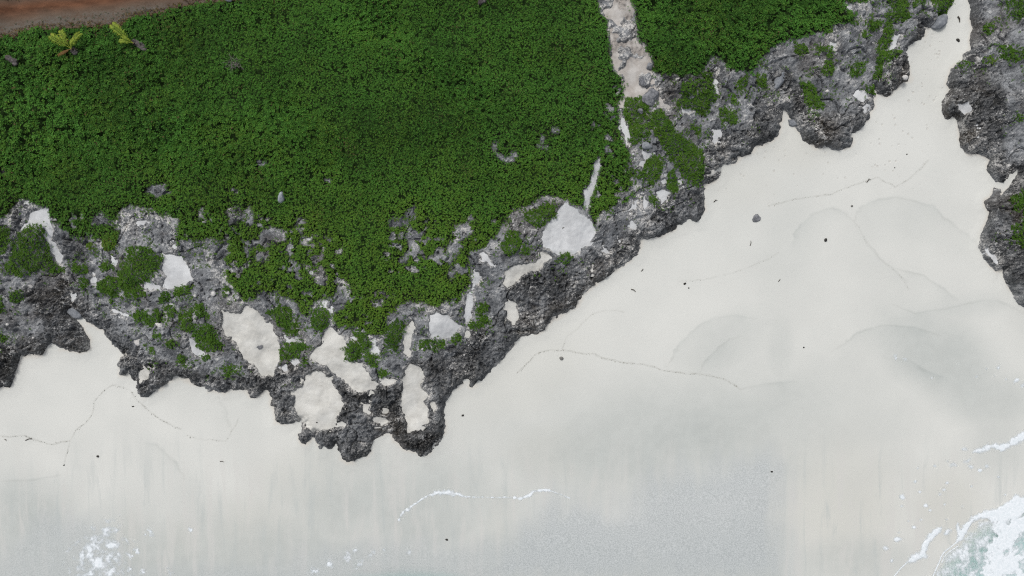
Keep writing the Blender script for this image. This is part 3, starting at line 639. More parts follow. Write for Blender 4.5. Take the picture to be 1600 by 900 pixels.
def make_sand_mat():
    m = Mat('beach_sand', 0.95, 0.15)
    wet = m.attr('wet'); tan = m.attr('tan'); speck = m.attr('speck'); streak = m.attr('streak'); foot = m.attr('foot'); lit = m.attr('rim')
    n1 = m.noise(7.0, 4, 0.5); fine = m.noise(0.14, 2, 0.8); n2 = m.noise(1.2, 3, 0.6)
    long = m.noise(1.5, 5, 0.66, (1.0, 0.11, 1.0), 0.4)
    c = m.mix(m.ramp(n1, 0.3, 0.7), (0.646, 0.655, 0.620), (0.690, 0.697, 0.659))
    c = m.mix(tan, c, (0.592, 0.590, 0.535))
    c = m.mix(wet, c, m.mix(m.ramp(n2, 0.35, 0.65), (0.462, 0.490, 0.468), (0.492, 0.520, 0.497)))
    c = m.mix(m.math('MULTIPLY', streak, m.ramp(long, 0.48, 0.66, 0, 0.6)), c, (0.62, 0.615, 0.585))
    c = m.mix(m.math('MULTIPLY', streak, m.ramp(long, 0.47, 0.3, 0, 0.6)), c, (0.475, 0.51, 0.495))
    g = m.mix(m.ramp(fine, 0.35, 0.66), (0.34, 0.372, 0.38), (0.59, 0.625, 0.635))
    c = m.mix(m.math('MULTIPLY', speck, 0.85), c, g)
    c = m.mix(m.ramp(fine, 0.3, 0.7, 0.0, 0.10), c, (0.4, 0.4, 0.385))
    v, _ = m.voronoi(0.75)
    ln = m.attr('track')
    c = m.mix(m.math('MULTIPLY', ln, 0.75), c, (0.36, 0.36, 0.325))
    fp = m.math('MULTIPLY', foot, m.math('MULTIPLY', m.ramp(v, 0.26, 0.14), m.ramp(m.noise(2.2, 2), 0.45, 0.55)))
    c = m.mix(m.math('MULTIPLY', fp, 0.34), c, (0.45, 0.42, 0.37))
    c = m.mix(lit, c, (0.60, 0.545, 0.47))
    m.color(c)
    rr = m.math('SUBTRACT', 0.95, m.math('MULTIPLY', wet, 0.35)); m.link(rr, m.b.inputs['Roughness'])
    h = m.math('SUBTRACT', m.math('ADD', m.math('MULTIPLY', fine, 0.25), m.math('MULTIPLY', n2, 0.4)), m.math('MULTIPLY', fp, 1.2))
    m.bump(h, 0.35, 0.08)
    return m.m

def make_pocket_mat(name, a, b, pit):
    m = Mat(name, 0.95, 0.1)
    n1 = m.noise(1.5, 4); n2 = m.noise(0.3, 3, 0.7)
    c = m.mix(m.ramp(n1, 0.3, 0.7), a, b)
    c = m.mix(m.ramp(n2, 0.62, 0.74, 0, pit), c, (0.36, 0.33, 0.28))
    c = m.mix(m.attr('rubble'), c, m.mix(m.ramp(n2, 0.3, 0.7), (0.07, 0.067, 0.064), (0.42, 0.38, 0.345)))
    m.color(c); m.bump(n2, 0.4, 0.08)
    return m.m

def make_leaf_mat(name, stops, dead=(0.13, 0.10, 0.045)):
    m = Mat(name, 0.6, 0.14)
    r = m.sep(m.attr('tint', 'Color'))
    c = m.mix(r[0], stops[0], stops[1])
    c = m.mix(r[1], c, stops[2])
    c = m.mix(r[2], c, dead)
    m.color(c)
    m.b.inputs['Transmission Weight'].default_value = 0.0
    tr = m.node('ShaderNodeBsdfTranslucent'); m.link(m.mix(0.5, c, (0.10, 0.16, 0.02)), tr.inputs['Color'])
    mx = m.node('ShaderNodeMixShader'); mx.inputs[0].default_value = 0.15
    out = m.t.nodes['Material Output']
    m.link(m.b.outputs[0], mx.inputs[1]); m.link(tr.outputs[0], mx.inputs[2]); m.link(mx.outputs[0], out.inputs['Surface'])
    return m.m

def make_plain(name, a, b, size=0.2, rough=0.85, bump=0.4):
    m = Mat(name, rough, 0.2)
    n = m.noise(size, 4, 0.65)
    m.color(m.mix(m.ramp(n, 0.3, 0.7), a, b)); m.bump(n, bump, size * 0.3)
    return m.m

def make_ground_mat():
    m = Mat('soil_and_far_scrub', 0.95, 0.1)
    far = m.attr('far'); sand = m.attr('sand')
    n = m.noise(0.8, 4, 0.7); nf = m.noise(4.0, 5, 0.7)
    c = m.mix(n, (0.012, 0.030, 0.007), (0.028, 0.052, 0.015))
    c = m.mix(far, c, m.mix(m.ramp(nf, 0.35, 0.65), (0.012, 0.035, 0.008), (0.035, 0.085, 0.018)))
    c = m.mix(sand, c, (0.64, 0.635, 0.6))
    m.color(c); m.bump(nf, 0.6, 0.5)
    return m.m

def make_road_mat():
    m = Mat('red_dirt', 0.95, 0.1)
    red = m.attr('red'); verge = m.attr('verge'); grass = m.attr('grass')
    n = m.noise(1.0, 5, 0.68, (0.35, 1.3, 1)); f = m.noise(0.22, 3, 0.75)
    c = m.mix(m.ramp(n, 0.3, 0.7), (0.085, 0.040, 0.023), (0.175, 0.083, 0.047))
    c = m.mix(red, m.mix(n, (0.085, 0.060, 0.044), (0.155, 0.112, 0.082)), c)
    c = m.mix(m.math('MULTIPLY', verge, m.ramp(m.math('ADD', m.math('MULTIPLY', n, .5), m.math('MULTIPLY', f, .5)), 0.38, 0.58)), c, m.mix(f, (0.075, 0.072, 0.06), (0.17, 0.165, 0.15)))
    c = m.mix(m.math('MULTIPLY', grass, m.ramp(f, 0.3, 0.6)), c, (0.105, 0.105, 0.065))
    c = m.mix(m.ramp(f, 0.42, 0.28, 0, 0.6), c, (0.045, 0.03, 0.02))
    m.color(c); m.bump(f, 0.6, 0.06)
    return m.m

def make_sea_mat():
    m = Mat('shallow_sea', 0.15, 0.4)
    depth = m.attr('depth')
    m.color(m.mix(m.ramp(depth, 0.15, 3.0), (0.40, 0.60, 0.575), (0.03, 0.20, 0.23)))
    n = m.noise(1.3, 4, 0.6); n2 = m.noise(0.35, 3)
    m.bump(m.math('ADD', n, m.math('MULTIPLY', n2, 0.3)), 0.25, 0.12)
    tr = m.node('ShaderNodeBsdfTransparent'); m.link(m.mix(m.ramp(depth, 0.0, 0.25), (1, 1, 1), (0.88, 0.975, 0.97)), tr.inputs['Color'])
    mx = m.node('ShaderNodeMixShader'); m.link(m.ramp(depth, 0.0, 0.5, 0.0, 0.96), mx.inputs[0])
    out = m.t.nodes['Material Output']
    m.link(tr.outputs[0], mx.inputs[1]); m.link(m.b.outputs[0], mx.inputs[2]); m.link(mx.outputs[0], out.inputs['Surface'])
    return m.m

def make_foam_mat():
    m = Mat('sea_foam', 0.6, 0.3)
    n = m.noise(0.3, 3, 0.6); k = m.attr('thick')
    m.color(m.mix(m.ramp(n, 0.3, 0.7), (0.72, 0.78, 0.81), (0.83, 0.87, 0.90)))
    m.bump(n, 0.4, 0.04)
    tr = m.node('ShaderNodeBsdfTransparent')
    mx = m.node('ShaderNodeMixShader')
    m.link(m.ramp(m.math('ADD', k, m.math('MULTIPLY', m.math('SUBTRACT', n, 0.5), 0.5)), -0.22, 0.85), mx.inputs[0])
    out = m.t.nodes['Material Output']
    m.link(tr.outputs[0], mx.inputs[1]); m.link(m.b.outputs[0], mx.inputs[2]); m.link(mx.outputs[0], out.inputs['Surface'])
    return m.m

ROCK = make_rock_mat(); SANDM = make_sand_mat()
PWARM = make_pocket_mat('cream_sand', (0.57, 0.562, 0.522), (0.69, 0.686, 0.645), 0.6)
PWHITE = make_pocket_mat('white_sand', (0.55, 0.56, 0.565), (0.68, 0.695, 0.70), 0.3)
PTRAIL = make_pocket_mat('coral_rubble_sand', (0.36, 0.33, 0.30), (0.54, 0.52, 0.49), 0.85)
LEAF_MAT = make_leaf_mat('mat_leaves', ((0.024, 0.076, 0.011), (0.080, 0.225, 0.033), (0.172, 0.270, 0.028)))
LEAF_CLUMP = make_leaf_mat('clump_leaves', ((0.030, 0.086, 0.009), (0.092, 0.205, 0.024), (0.150, 0.235, 0.028)))
GROUND = make_ground_mat(); ROADM = make_road_mat(); SEA = make_sea_mat(); FOAM = make_foam_mat()

# ------------------------------------------------------------------ sand pockets and path: hollow out the rock, lay the sand
POCKETW = np.zeros_like(X)
pocket_jobs = []
for kind, poly, label in POCKETS:
    s, d = local_sdf(poly, 12)
    if s is None: continue
    d = d + 0.9 * WOB[s]
    size = np.ptp(np.asarray(poly)[:, 0]) + np.ptp(np.asarray(poly)[:, 1])
    big = min(1.0, size / 60)
    rag = 0.5 if kind == 'warm' else (0.85 if size < 55 else 0.55)
    d = d + rag * (3.4 * noise(X[s], Y[s], 0.9, 61) + 2.2 * noise(X[s], Y[s], 0.42, 62))
    w = sstep(-3.5, 1.0, d)
    POCKETW[s] = np.maximum(POCKETW[s], sstep(-7, 1.0, d))
    lvl = BASE_Z[s] - 0.10 - 0.16 * big + 0.05 * noise(X[s], Y[s], 2.0, 71)
    inside = lvl - 0.055 * np.clip(d, -3, 6) + 0.30 * rag * JAG[s] - 0.03
    ROCK_Z[s] = ROCK_Z[s] * (1 - w) + np.minimum(ROCK_Z[s], inside) * w
    veg_main[s] = np.minimum(veg_main[s], -d + 0.5)
    pocket_jobs.append((kind, s, d, lvl, label))
s, d = local_sdf(TRAIL, 14)
tw = sstep(-2, 3, d)
TRAIL_LVL = BASE_Z[s] - 0.10 + 0.03 * noise(X[s], Y[s], 1.0, 72)
lump = 0.5 * sstep(0.08, 0.5, noise(X[s], Y[s], 2.4, 73) + 0.35 * noise(X[s], Y[s], 0.7, 74))
ROCK_Z[s] = ROCK_Z[s] * (1 - tw) + (TRAIL_LVL - 0.22 + lump + 0.25 * JAG[s]) * tw
trail_job = (s, d + 0.6 * WOB[s])
VEG = np.maximum(veg_main, veg_right)
# road bed
rw = sstep(-2, 2, road_d)
ROAD_Z = BASE_Z + 0.12 - 0.06 * sstep(10, 0, np.abs(road_d - 26)) + 0.03 * noise(X, Y, 0.8, 75)
ROCK_Z = np.where(road_d > -3, np.minimum(ROCK_Z, BASE_Z - 0.15), ROCK_Z)

# ------------------------------------------------------------------ ground sheet to the horizon
def spread(lo, hi, step, far):
    a = list(np.arange(lo, hi + 1e-6, step)); g = step; l, h = lo, hi; left, right = [], []
    while l > -far:
        g *= 1.35; l -= g; h += g; left.append(l); right.append(h)
    return np.array(left[::-1] + a + right, np.float32)
hx = spread(-76, 76, 0.75, 1500); hy = spread(-46, 46, 0.75, 1500)
HX, HY = np.meshgrid(hx, hy)
HU, HV = 800 + HX / M_PX, 450 - HY / M_PX
inner = (np.abs(HX) <= 76) & (np.abs(HY) <= 46)
su, sv = survey(HX, HY); HU = np.where(inner, su, HU); HV = np.where(inner, sv, HV)
hds = sdf(SHORE, HU, HV) * M_PX; hdw = -sdf(WATER, HU, HV) * M_PX
hs_, hl_ = land_height(hds, hdw)
i_, j_ = idx(HX, HY)
gz = np.where(inner, np.minimum(BASE_Z[i_, j_] - 0.22, np.where(DS[i_, j_] < 1.0, SAND_Z[i_, j_] - np.where((np.abs(HX) > 66.2) | (HY < -37.8), 0.03, 0.8), 1e9)), hl_ - 0.25)
gz = np.where(inner & (POCKETW[i_, j_] > 0.01), gz - 0.6, gz)
gz = np.where(inner & (VEG[i_, j_] < 6), gz - 0.7, gz)
far_at = np.where(inner, 0.0, sstep(-1, 2, hds)).astype(np.float32)
sand_at = np.where(hds < 0, 1.0, 0.0).astype(np.float32)
me = grid_sheet('ground', np.ones_like(HX, bool), gz.astype(np.float32), {'far': far_at, 'sand': sand_at}, GROUND, Xa=HX, Ya=HY)
add('ground', me, 'dark soil under the scrub running inland', None, kind='structure')

# ------------------------------------------------------------------ beach
def blob(cx, cy, rx, ry, rot=0.0, soft=1.0):
    c, s_ = math.cos(math.radians(rot)), math.sin(math.radians(rot))
    du, dv = U - cx, V - cy
    a = (du * c + dv * s_) / rx; b = (-du * s_ + dv * c) / ry
    return np.exp(-np.power(a * a + b * b, 1.6 * soft))
BN = 22 * noise(X, Y, 9, 80) + 9 * noise(X, Y, 3, 81)
wet = np.zeros_like(X)  # damp tone, with soft shading of the right-hand sand mounds painted in
for a, wt in ((blob(1040, 690, 290, 95, -8, 0.7), .85), (blob(1470, 560, 110, 60, 30), .8), (blob(1540, 620, 90, 50, 10), .6), (blob(640, 800, 200, 100), .8), (blob(1130, 545, 90, 45, -35), .35), (blob(1010, 610, 80, 40, -20), .25),
              (blob(1218, 555, 24, 60), .38), (blob(40, 830, 90, 90), .85), (blob(190, 860, 170, 70), .6), (blob(310, 840, 40, 80), .6), (blob(1330, 880, 130, 40), .5), (blob(1560, 690, 60, 50), .4),
              (blob(900, 720, 120, 50), .3), (blob(1230, 380, 50, 90, 20), .22), (blob(1120, 330, 60, 90, 40), .12), (blob(1400, 350, 60, 35, 0), .2), (blob(1500, 480, 90, 20, -10), .3)):
    wet = np.maximum(wet, a * wt)
tan = np.zeros_like(X)
for a, wt in ((blob(400, 830, 90, 60), .5), (blob(205, 855, 16, 50), .8), (blob(285, 850, 30, 40), .6), (blob(1310, 790, 100, 110), .6), (blob(480, 760, 90, 70), .35), (blob(860, 705, 70, 40), .5), (blob(1480, 790, 60, 60), .55),
              (blob(820, 590, 120, 60, -30), .3), (blob(1240, 230, 60, 40), .35), (blob(1160, 290, 60, 40), .25), (blob(1460, 100, 40, 90), .25), (blob(780, 815, 20, 40), .3)):
    tan = np.maximum(tan, a * wt)
SP_POLY = [(700, 915), (800, 845), (840, 800), (900, 785), (955, 780), (1005, 752), (1080, 738), (1150, 715), (1210, 700), (1225, 740), (1228, 830), (1238, 915)]
SP_LEFT = [(-60, 915), (30, 860), (70, 815), (140, 808), (165, 850), (200, 900), (260, 890), (330, 880), (460, 885), (480, 870), (560, 850), (650, 845), (730, 850), (800, 845), (800, 930), (-60, 930)]
speck = np.maximum(0.8 * sstep(-26, 44, sdf(SP_POLY, U, V) + BN * 1.0 + 14 * noise(X, Y * 0.12, 1.5, 88) + 7 * noise(X, Y * .2, .6, 89)), 0.5 * sstep(-22, 26, sdf(SP_LEFT, U, V) + BN * .9 + 8 * noise(X, Y * .2, 1.2, 87)))
# swash fronts: damp on the seaward side, right-hand ones also painted as mound shading
ARCS = [
    [(1335, 350), (1345, 325), (1370, 312), (1400, 308), (1430, 315), (1455, 322), (1480, 345), (1520, 375), (1535, 400)],
    [(1338, 352), (1355, 380), (1375, 405), (1395, 420), (1410, 435), (1420, 452)],
    [(1235, 395), (1245, 360), (1270, 335), (1300, 325), (1325, 335), (1340, 352)],
    [(1400, 420), (1440, 430), (1475, 452), (1500, 475)],
    [(1395, 475), (1430, 490), (1480, 482), (1530, 470), (1560, 470), (1605, 492)],
    [(1300, 550), (1340, 520), (1380, 508), (1430, 512), (1470, 525)],
    [(1380, 560), (1420, 563), (1450, 582), (1480, 592), (1490, 605)],
    [(1042, 577), (1055, 550), (1065, 535), (1090, 512), (1115, 497), (1150, 493), (1180, 498)],
    [(1092, 584), (1102, 562), (1120, 547), (1140, 530), (1160, 525)],
    [(1158, 608), (1200, 600), (1250, 596)],
    [(0, 752), (50, 750), (80, 745), (95, 742)], [(215, 690), (245, 695), (275, 725), (290, 750)], [(340, 620), (352, 640), (360, 670)],
]
arcw = np.zeros_like(X)
def near_line(pts, u, v):
    P = np.asarray(pts, np.float32); d2 = np.full(u.shape, 1e12, np.float32); below = np.zeros(u.shape, bool)
    for k in range(len(P) - 1):
        ax, ay = P[k]; ex, ey = P[k + 1] - P[k]
        t = np.clip(((u - ax) * ex + (v - ay) * ey) / (ex * ex + ey * ey + 1e-9), 0, 1)
        q = (u - ax - t * ex) ** 2 + (v - ay - t * ey) ** 2
        m_ = q < d2; d2 = np.where(m_, q, d2); below = np.where(m_, v > ay + t * ey, below)
    return np.sqrt(d2), below
for p in ARCS:
    s = local(p, 60)
    d, below = near_line(p, U[s] + 1.6 * WOB[s] + 2 * noise(X[s], Y[s], 2.5, 82), V[s])
    end = np.minimum(np.hypot(U[s] - p[0][0], V[s] - p[0][1]), np.hypot(U[s] - p[-1][0], V[s] - p[-1][1]))
    fade = sstep(0, 30, end) * (0.45 + 0.55 * sstep(-.4, .5, noise(X[s], Y[s], 4, 79)))
    arcw[s] = np.maximum(arcw[s], fade * np.where(below, 0.55 * np.exp(-d / 22.0) + 0.35 * np.exp(-d / 4.0), np.exp(-(d / 2.2) ** 2)))
trk = np.zeros_like(X)
wet = np.clip(wet * (0.95 + 0.16 * fbm(X, Y, 8, 2, 78)) + 0.42 * arcw + 0.10 * noise(X, Y, 5, 83) * sstep(480, 720, V), 0, 1)
film = sstep(740, 905, V + BN + 10 * noise(X, Y * 0.15, 1.6, 86)) * sstep(1270, 1190, U + BN) * 0.9
wet = np.maximum(wet, film)
streak = sstep(640, 800, V + BN * .5) * (1 - 0.8 * sstep(0.2, 0.8, speck))
foot = sstep(-20, 30, sdf([(1440, 60), (1520, 0), (1500, 120), (1480, 210), (1430, 290), (1320, 290), (1200, 310), (1110, 330), (1110, 300), (1190, 230), (1340, 230), (1400, 140)], U, V))
rim = 0.45 * sstep(-0.55, 0.0, DS) * sstep(0.35, 0.6, 0.5 + 0.5 * noise(X, Y, 3, 84))
WRACK = [
    ('long winding debris line across the middle of the beach', 1.0, [(808, 582), (820, 572), (835, 555), (845, 550), (860, 547), (890, 548), (902, 552), (925, 553), (945, 560), (973, 567), (1005, 569), (1025, 574), (1040, 580), (1070, 584), (1100, 585), (1130, 592), (1150, 603), (1158, 608)]),
    ('hooked debris line on the left part of the beach', .8, [(118, 673), (135, 660), (145, 645), (147, 628), (160, 612), (175, 602), (190, 605), (202, 608), (215, 625), (235, 645), (262, 662), (283, 671)]),
    ('wavy debris line at the left picture edge', .8, [(-20, 684), (0, 682), (20, 682), (38, 681), (62, 690), (82, 694), (100, 690), (110, 688)]),
    ('short debris line dropping from the wavy one', .5, [(118, 673), (110, 688), (104, 710), (100, 727)]),
    ('forked debris line below the sand gully', .6, [(1200, 322), (1245, 311), (1300, 303), (1330, 290), (1355, 283), (1370, 277), (1390, 287), (1398, 292), (1420, 280), (1440, 262), (1450, 250)]),
    ('faint debris arc rising toward the rock slope', .3, [(878, 545), (885, 528), (905, 510), (925, 490), (945, 485), (975, 487)]),
    ('faint debris line on the upper beach', .3, [(1060, 440), (1100, 437), (1150, 425), (1200, 405), (1215, 395)]),
    ('faint debris line under the left cliff', .35, [(290, 680), (310, 686), (340, 688), (352, 690), (368, 665), (372, 655)]),
    ('faint debris arc on the far right sand', .3, [(1340, 352), (1355, 380), (1375, 405), (1395, 420), (1410, 435), (1420, 452)]),
]
for label, w, pts in WRACK:
    s = local(pts, 12)
    d = line_dist(pts, U[s] + 1.2 * noise(X[s], Y[s], 1.4, 76), V[s] + 1.5 * noise(X[s], Y[s], 1.1, 77))
    trk[s] = np.maximum(trk[s], (0.30 + 0.45 * w) * np.exp(-(d / 0.95) ** 2) * np.clip(0.65 + 0.6 * noise(X[s], Y[s], 1.0, 75), 0, 1))
for p in ARCS:
    s = local(p, 12)
    d = line_dist(p, U[s] + 1.6 * WOB[s] + 2 * noise(X[s], Y[s], 2.5, 82), V[s])
    trk[s] = np.maximum(trk[s], 0.26 * np.exp(-(d / 1.3) ** 2) * np.clip(0.5 + 0.8 * noise(X[s], Y[s], 2.5, 75), 0, 1))
beach_z = SAND_Z + 0.05 * noise(X, Y, 9, 85) + 0.10 * sstep(-1.6, 0.1, DS) + np.where(DW > 0, 0.0, 0.0)
BEACH_Z = beach_z.astype(np.float32)
me = grid_sheet('beach', (DS < 0.9) & (np.abs(X) < 67) & (Y > -38.5), BEACH_Z, {'wet': wet, 'tan': tan, 'speck': speck, 'streak': streak, 'foot': foot, 'rim': rim, 'track': trk}, SANDM)
add('beach', me, 'pale smooth sand beach below the rocks', None, kind='structure')

# ------------------------------------------------------------------ rock outcrops
ok = (DS > -1.1) & (VEG < 14) & (road_d < 4)
sandyw = np.clip(sstep(-12, 2, trail_d) + 0.9 * sstep(-26, -3, VEG) * sstep(-0.15, 0.35, noise(X, Y, 5, 90)) + 0.6 * sstep(.15, .6, fbm(X, Y, 6, 2, 93)) * (1 - BLACKW) + 0.9 * sstep(0.05, 0.8, POCKETW), 0, 1)
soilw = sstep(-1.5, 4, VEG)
RA = {'dark': np.clip(DARKW * (0.66 + 0.6 * fbm(X, Y, 4, 3, 91)), 0, 1), 'black': BLACKW * np.clip(0.65 + 0.7 * fbm(X, Y, 2.5, 2, 92), 0, 1), 'sandy': sandyw, 'soil': soilw, 'upper': sstep(0, 8, DS)}
ROCK_Z = ROCK_Z.astype(np.float32)
for sel, label in ((U < 1025 + 0 * V, 'long grey limestone platform with jagged seaward edge below the scrub'),
                   ((U >= 1025) & (U < 1500 - 20 * sstep(100, 230, V)), 'grey rock shelf between the pale path and the sand gully'),
                   ((U >= 1500 - 20 * sstep(100, 230, V)) & (V < 290 - (U - 1560) * 0.6), 'rugged dark headland along the right side of the gully'),
                   ((U >= 1500) & (V >= 290 - (U - 1560) * 0.6), 'lower right headland with two green clumps')):
    if label.startswith('grey rock shelf'): sel = sel & ~((U > 1440) & (V > 250))
    m_ = ok & sel
    me = grid_sheet('rock_outcrop', m_, ROCK_Z, RA, ROCK)
    me.polygons.foreach_set('use_smooth', np.zeros(len(me.polygons), bool))
    add('rock_outcrop', me, label, None, kind='structure')

for kind, s, d, lvl, label in pocket_jobs:
    me = grid_sheet('sand_pocket', d > -5, lvl.astype(np.float32), {'rubble': np.zeros_like(lvl)}, PWARM if kind == 'warm' else PWHITE, sl=s)
    add('sand_pocket', me, label, None, kind='structure')
s, d = trail_job
me = grid_sheet('path', d > -3, TRAIL_LVL.astype(np.float32), {'rubble': (0.9 * sstep(-0.25, 0.35, noise(X[s], Y[s], 2.2, 95) + 0.5 * noise(X[s], Y[s], .6, 96)) * sstep(120, 60, V[s])).astype(np.float32)}, PTRAIL, sl=s)
add('path', me, 'pale rubble and sand path between the two green mats', None, kind='structure')

rd_center = np.clip((V + 0.115 * U - 18 + 3 * noise(X, Y, 4, 97)) / 14, -3, 3)
red = np.exp(-(rd_center + 0.1) ** 2 / 0.6).astype(np.float32)
verge = (0.8 * sstep(0.7, 1.9, rd_center) * sstep(-1, 4, road_d)).astype(np.float32)
grassw = sstep(-0.9, -1.6, rd_center).astype(np.float32)
me = grid_sheet('dirt_road', road_d > -2, ROAD_Z.astype(np.float32), {'red': red, 'verge': verge, 'grass': grassw}, ROADM)
add('dirt_road', me, 'red-brown dirt track with a grey verge in the top corner', None, kind='structure')

# ------------------------------------------------------------------ sea
sx = spread(-76, 76, 0.75, 2500); sy = spread(-60, 30, 0.75, 2500)
SX, SY = np.meshgrid(sx, sy)
q1, q2 = survey(SX, SY)
inn = (np.abs(SX) < 78) & (SY > -62)
SU = np.where(inn, q1, 800 + SX / M_PX); SV = np.where(inn, q2, 450 - SY / M_PX)
sdw = -sdf(WATER, SU, SV) * M_PX
dep = np.clip(-0.09 * sdw, 0, 12).astype(np.float32)
me = grid_sheet('sea', sdw < 2.0, np.zeros_like(SX), {'depth': dep}, SEA, Xa=SX, Ya=SY)
add('sea', me, 'shallow turquoise sea washing onto the beach', None, kind='structure')

# ------------------------------------------------------------------ foam: lacy sheets lying on sand and water
def foam(label, box, dens, step=0.07, thick=0.03):
    u0, v0, u1, v1 = box
    x0, y1, _ = surf_at(u0, v0, BEACH_Z); x1, y0, _ = surf_at(u1, v1, BEACH_Z)
    fx, fy = np.meshgrid(np.arange(x0, x1, step, dtype=np.float32), np.arange(y0, y1, step, dtype=np.float32))
    fu, fv = survey(fx, fy)
    i, j = idx(fx, fy)
    k = dens(fx, fy, fu.astype(np.float32), fv.astype(np.float32))
    base = np.maximum(BEACH_Z[i, j], 0.0) + 0.012
    z = base + thick * np.clip(k, 0, 1)
    me = grid_sheet('foam', (k > -0.28), z.astype(np.float32), {'thick': k.astype(np.float32)}, FOAM, Xa=fx, Ya=fy)
    return add('foam', me, label, 'foam', 'foam left by the waves', 'stuff')

def lace(x, y, size, seed):
    a = 1 - 3.2 * np.abs(noise(x + 0.2 * noise(x, y, size * .5, seed + 5), y, size, seed)); b = 1 - 3.2 * np.abs(noise(x, y, size * .55, seed + 1))
    return np.maximum(a, b * 0.8)

BAND_A = T(3, 3, (860, 815), (895, 770), (945, 745), (962, 690), (1000, 640), (1040, 600), (1095, 578), (1102, 600), (1050, 650), (1012, 700), (990, 750), (1000, 790), (940, 803), (900, 818))
BAND_A2 = T(3, 3, (1092, 638), (1120, 605), (1155, 600), (1150, 622), (1110, 647))
BAND_B = T(3, 3, (1178, 692), (1168, 590), (1186, 568), (1206, 602), (1240, 556), (1280, 520), (1350, 490), (1420, 474), (1500, 430), (1550, 392), (1600, 402), (1900, 250), (1900, 420), (1620, 500), (1560, 540), (1480, 560), (1390, 575), (1380, 550), (1330, 545), (1280, 570), (1250, 620), (1215, 680))
BODY = T(3, 3, (1250, 1100), (1260, 900), (1310, 850), (1335, 790), (1350, 700), (1395, 620), (1400, 540), (1480, 470), (1600, 410), (1900, 300), (1900, 1100))
LINE_1 = T(3, 3, (760, 930), (792, 895), (830, 850), (868, 815))
LINE_2 = T(3, 3, (1030, 900), (1075, 800), (1080, 780), (1105, 745), (1150, 710), (1190, 680))
LINE_3 = T(3, 3, (1085, 815), (1105, 770), (1150, 735), (1185, 712))
TEAL = [T(3, 3, (1520, 700), (1560, 640), (1620, 600), (1700, 560), (1680, 720), (1580, 740), (1530, 760)), T(3, 3, (1545, 800), (1580, 790), (1640, 850), (1640, 920), (1590, 890), (1550, 830)),
        T(3, 3, (1450, 890), (1520, 870), (1500, 960), (1440, 960)), T(3, 3, (1462, 735), (1478, 722), (1476, 750), (1462, 755)), T(3, 3, (1535, 485), (1600, 470), (1640, 500), (1600, 525), (1545, 525)), T(3, 3, (1485, 550), (1505, 515), (1510, 540), (1490, 575))]
def d_main(x, y, u, v):
    f1 = fbm(x, y, 1.3, 4, 201, 0.65); f2 = fbm(x, y, 0.5, 3, 202, 0.7)
    ba = np.maximum(sdf(BAND_A, u, v), sdf(BAND_A2, u, v)); bb = sdf(BAND_B, u, v)
    bd = sdf(BODY, u, v)
    k = (ba + 2.2 * f1 + 1.2 * f2) / 4.5
    k = np.maximum(k, (bb + 2.0 * f1 + 1.5 * f2) / 4.0)
    teal = np.full(x.shape, -50.0, np.float32)
    for t in TEAL: teal = np.maximum(teal, sdf(t, u, v))
    body = (bd + 9 * f1 + 2.5 * f2) / 10 + 0.15
    body = np.minimum(body, 0.95 - 0.7 * sstep(0.25, 0.8, f1 + 0.3 * f2) * sstep(40, 8, bd))
    body = np.minimum(body, (-teal - 3.5 * f1 - 1.5 * f2) / 3.5)
    wd = sdf(WATER, u, v)
    veil = np.where(wd > 0, (0.32 + 0.42 * f1 + 0.12 * f2) - 0.5 * sstep(10, 0, wd), -1)
    ln = np.maximum(np.maximum(1.1 - line_dist(LINE_1, u, v) / 1.1, 1.1 - line_dist(LINE_2, u, v) / 1.2), 0.9 - line_dist(LINE_3, u, v) / 1.0) + 0.2 * f2
    haze_ = np.where(wd > 0, 0.2 * f1 + 0.05 - 0.4 * sstep(10, 0, wd), -1)
    return np.maximum(np.maximum(np.maximum(k, body), veil), np.maximum(ln, haze_))
foam('thick white breaking-wave foam in the bottom right corner', (1380, 730, 1680, 960), d_main, 0.07, 0.05)

UPF = [(1518, 706), (1530, 700), (1545, 694), (1555, 691), (1562, 693), (1575, 690), (1585, 681), (1600, 672), (1650, 655), (1655, 672), (1605, 686), (1590, 692), (1580, 700), (1565, 706), (1550, 704), (1535, 707)]
foam('white foam tongue reaching the right picture edge above the breaker', (1500, 640, 1670, 720), lambda x, y, u, v: (sdf(UPF, u, v) + 3.2 * fbm(x, y, 1.1, 3, 220, .7)) / 5)
BITS = [(1506, 702, 5), (1512, 720, 8), (1517, 729, 5), (1487, 725, 7), (1461, 728, 4), (1434, 731, 3), (1430, 752, 4), (1410, 777, 5), (1408, 791, 4), (1437, 769, 3), (1469, 772, 5), (1475, 765, 4), (1446, 790, 4), (1453, 797, 3), (1402, 842, 6),
        (1404, 832, 5), (1428, 824, 4), (1420, 814, 3), (1440, 812, 3), (1480, 811, 4), (1503, 792, 4), (1385, 857, 5), (1394, 875, 4), (1541, 728, 4), (1480, 755, 3), (1531, 735, 3), (1518, 760, 3), (1560, 745, 3), (1571, 773, 3), (1476, 788, 3)]
def d_bits(x, y, u, v):
    r = np.full(x.shape, -3.0, np.float32)
    for bu, bv, br in BITS:
        r = np.maximum(r, 1 - np.hypot((u - bu) / br, (v - bv) / (br * .8)))
    return np.where(r > -1.0, r * 1.0 - 0.15 + 0.7 * fbm(x, y, 1.0, 2, 231, .6), -1)
foam('scattered foam flecks on wet sand left of the breaker', (1375, 690, 1600, 890), d_bits, 0.07, 0.02)
LEFTF = [(110, 905), (112, 870), (120, 852), (135, 858), (140, 840), (155, 828), (168, 820), (180, 815), (178, 835), (190, 855), (192, 885), (200, 905)]
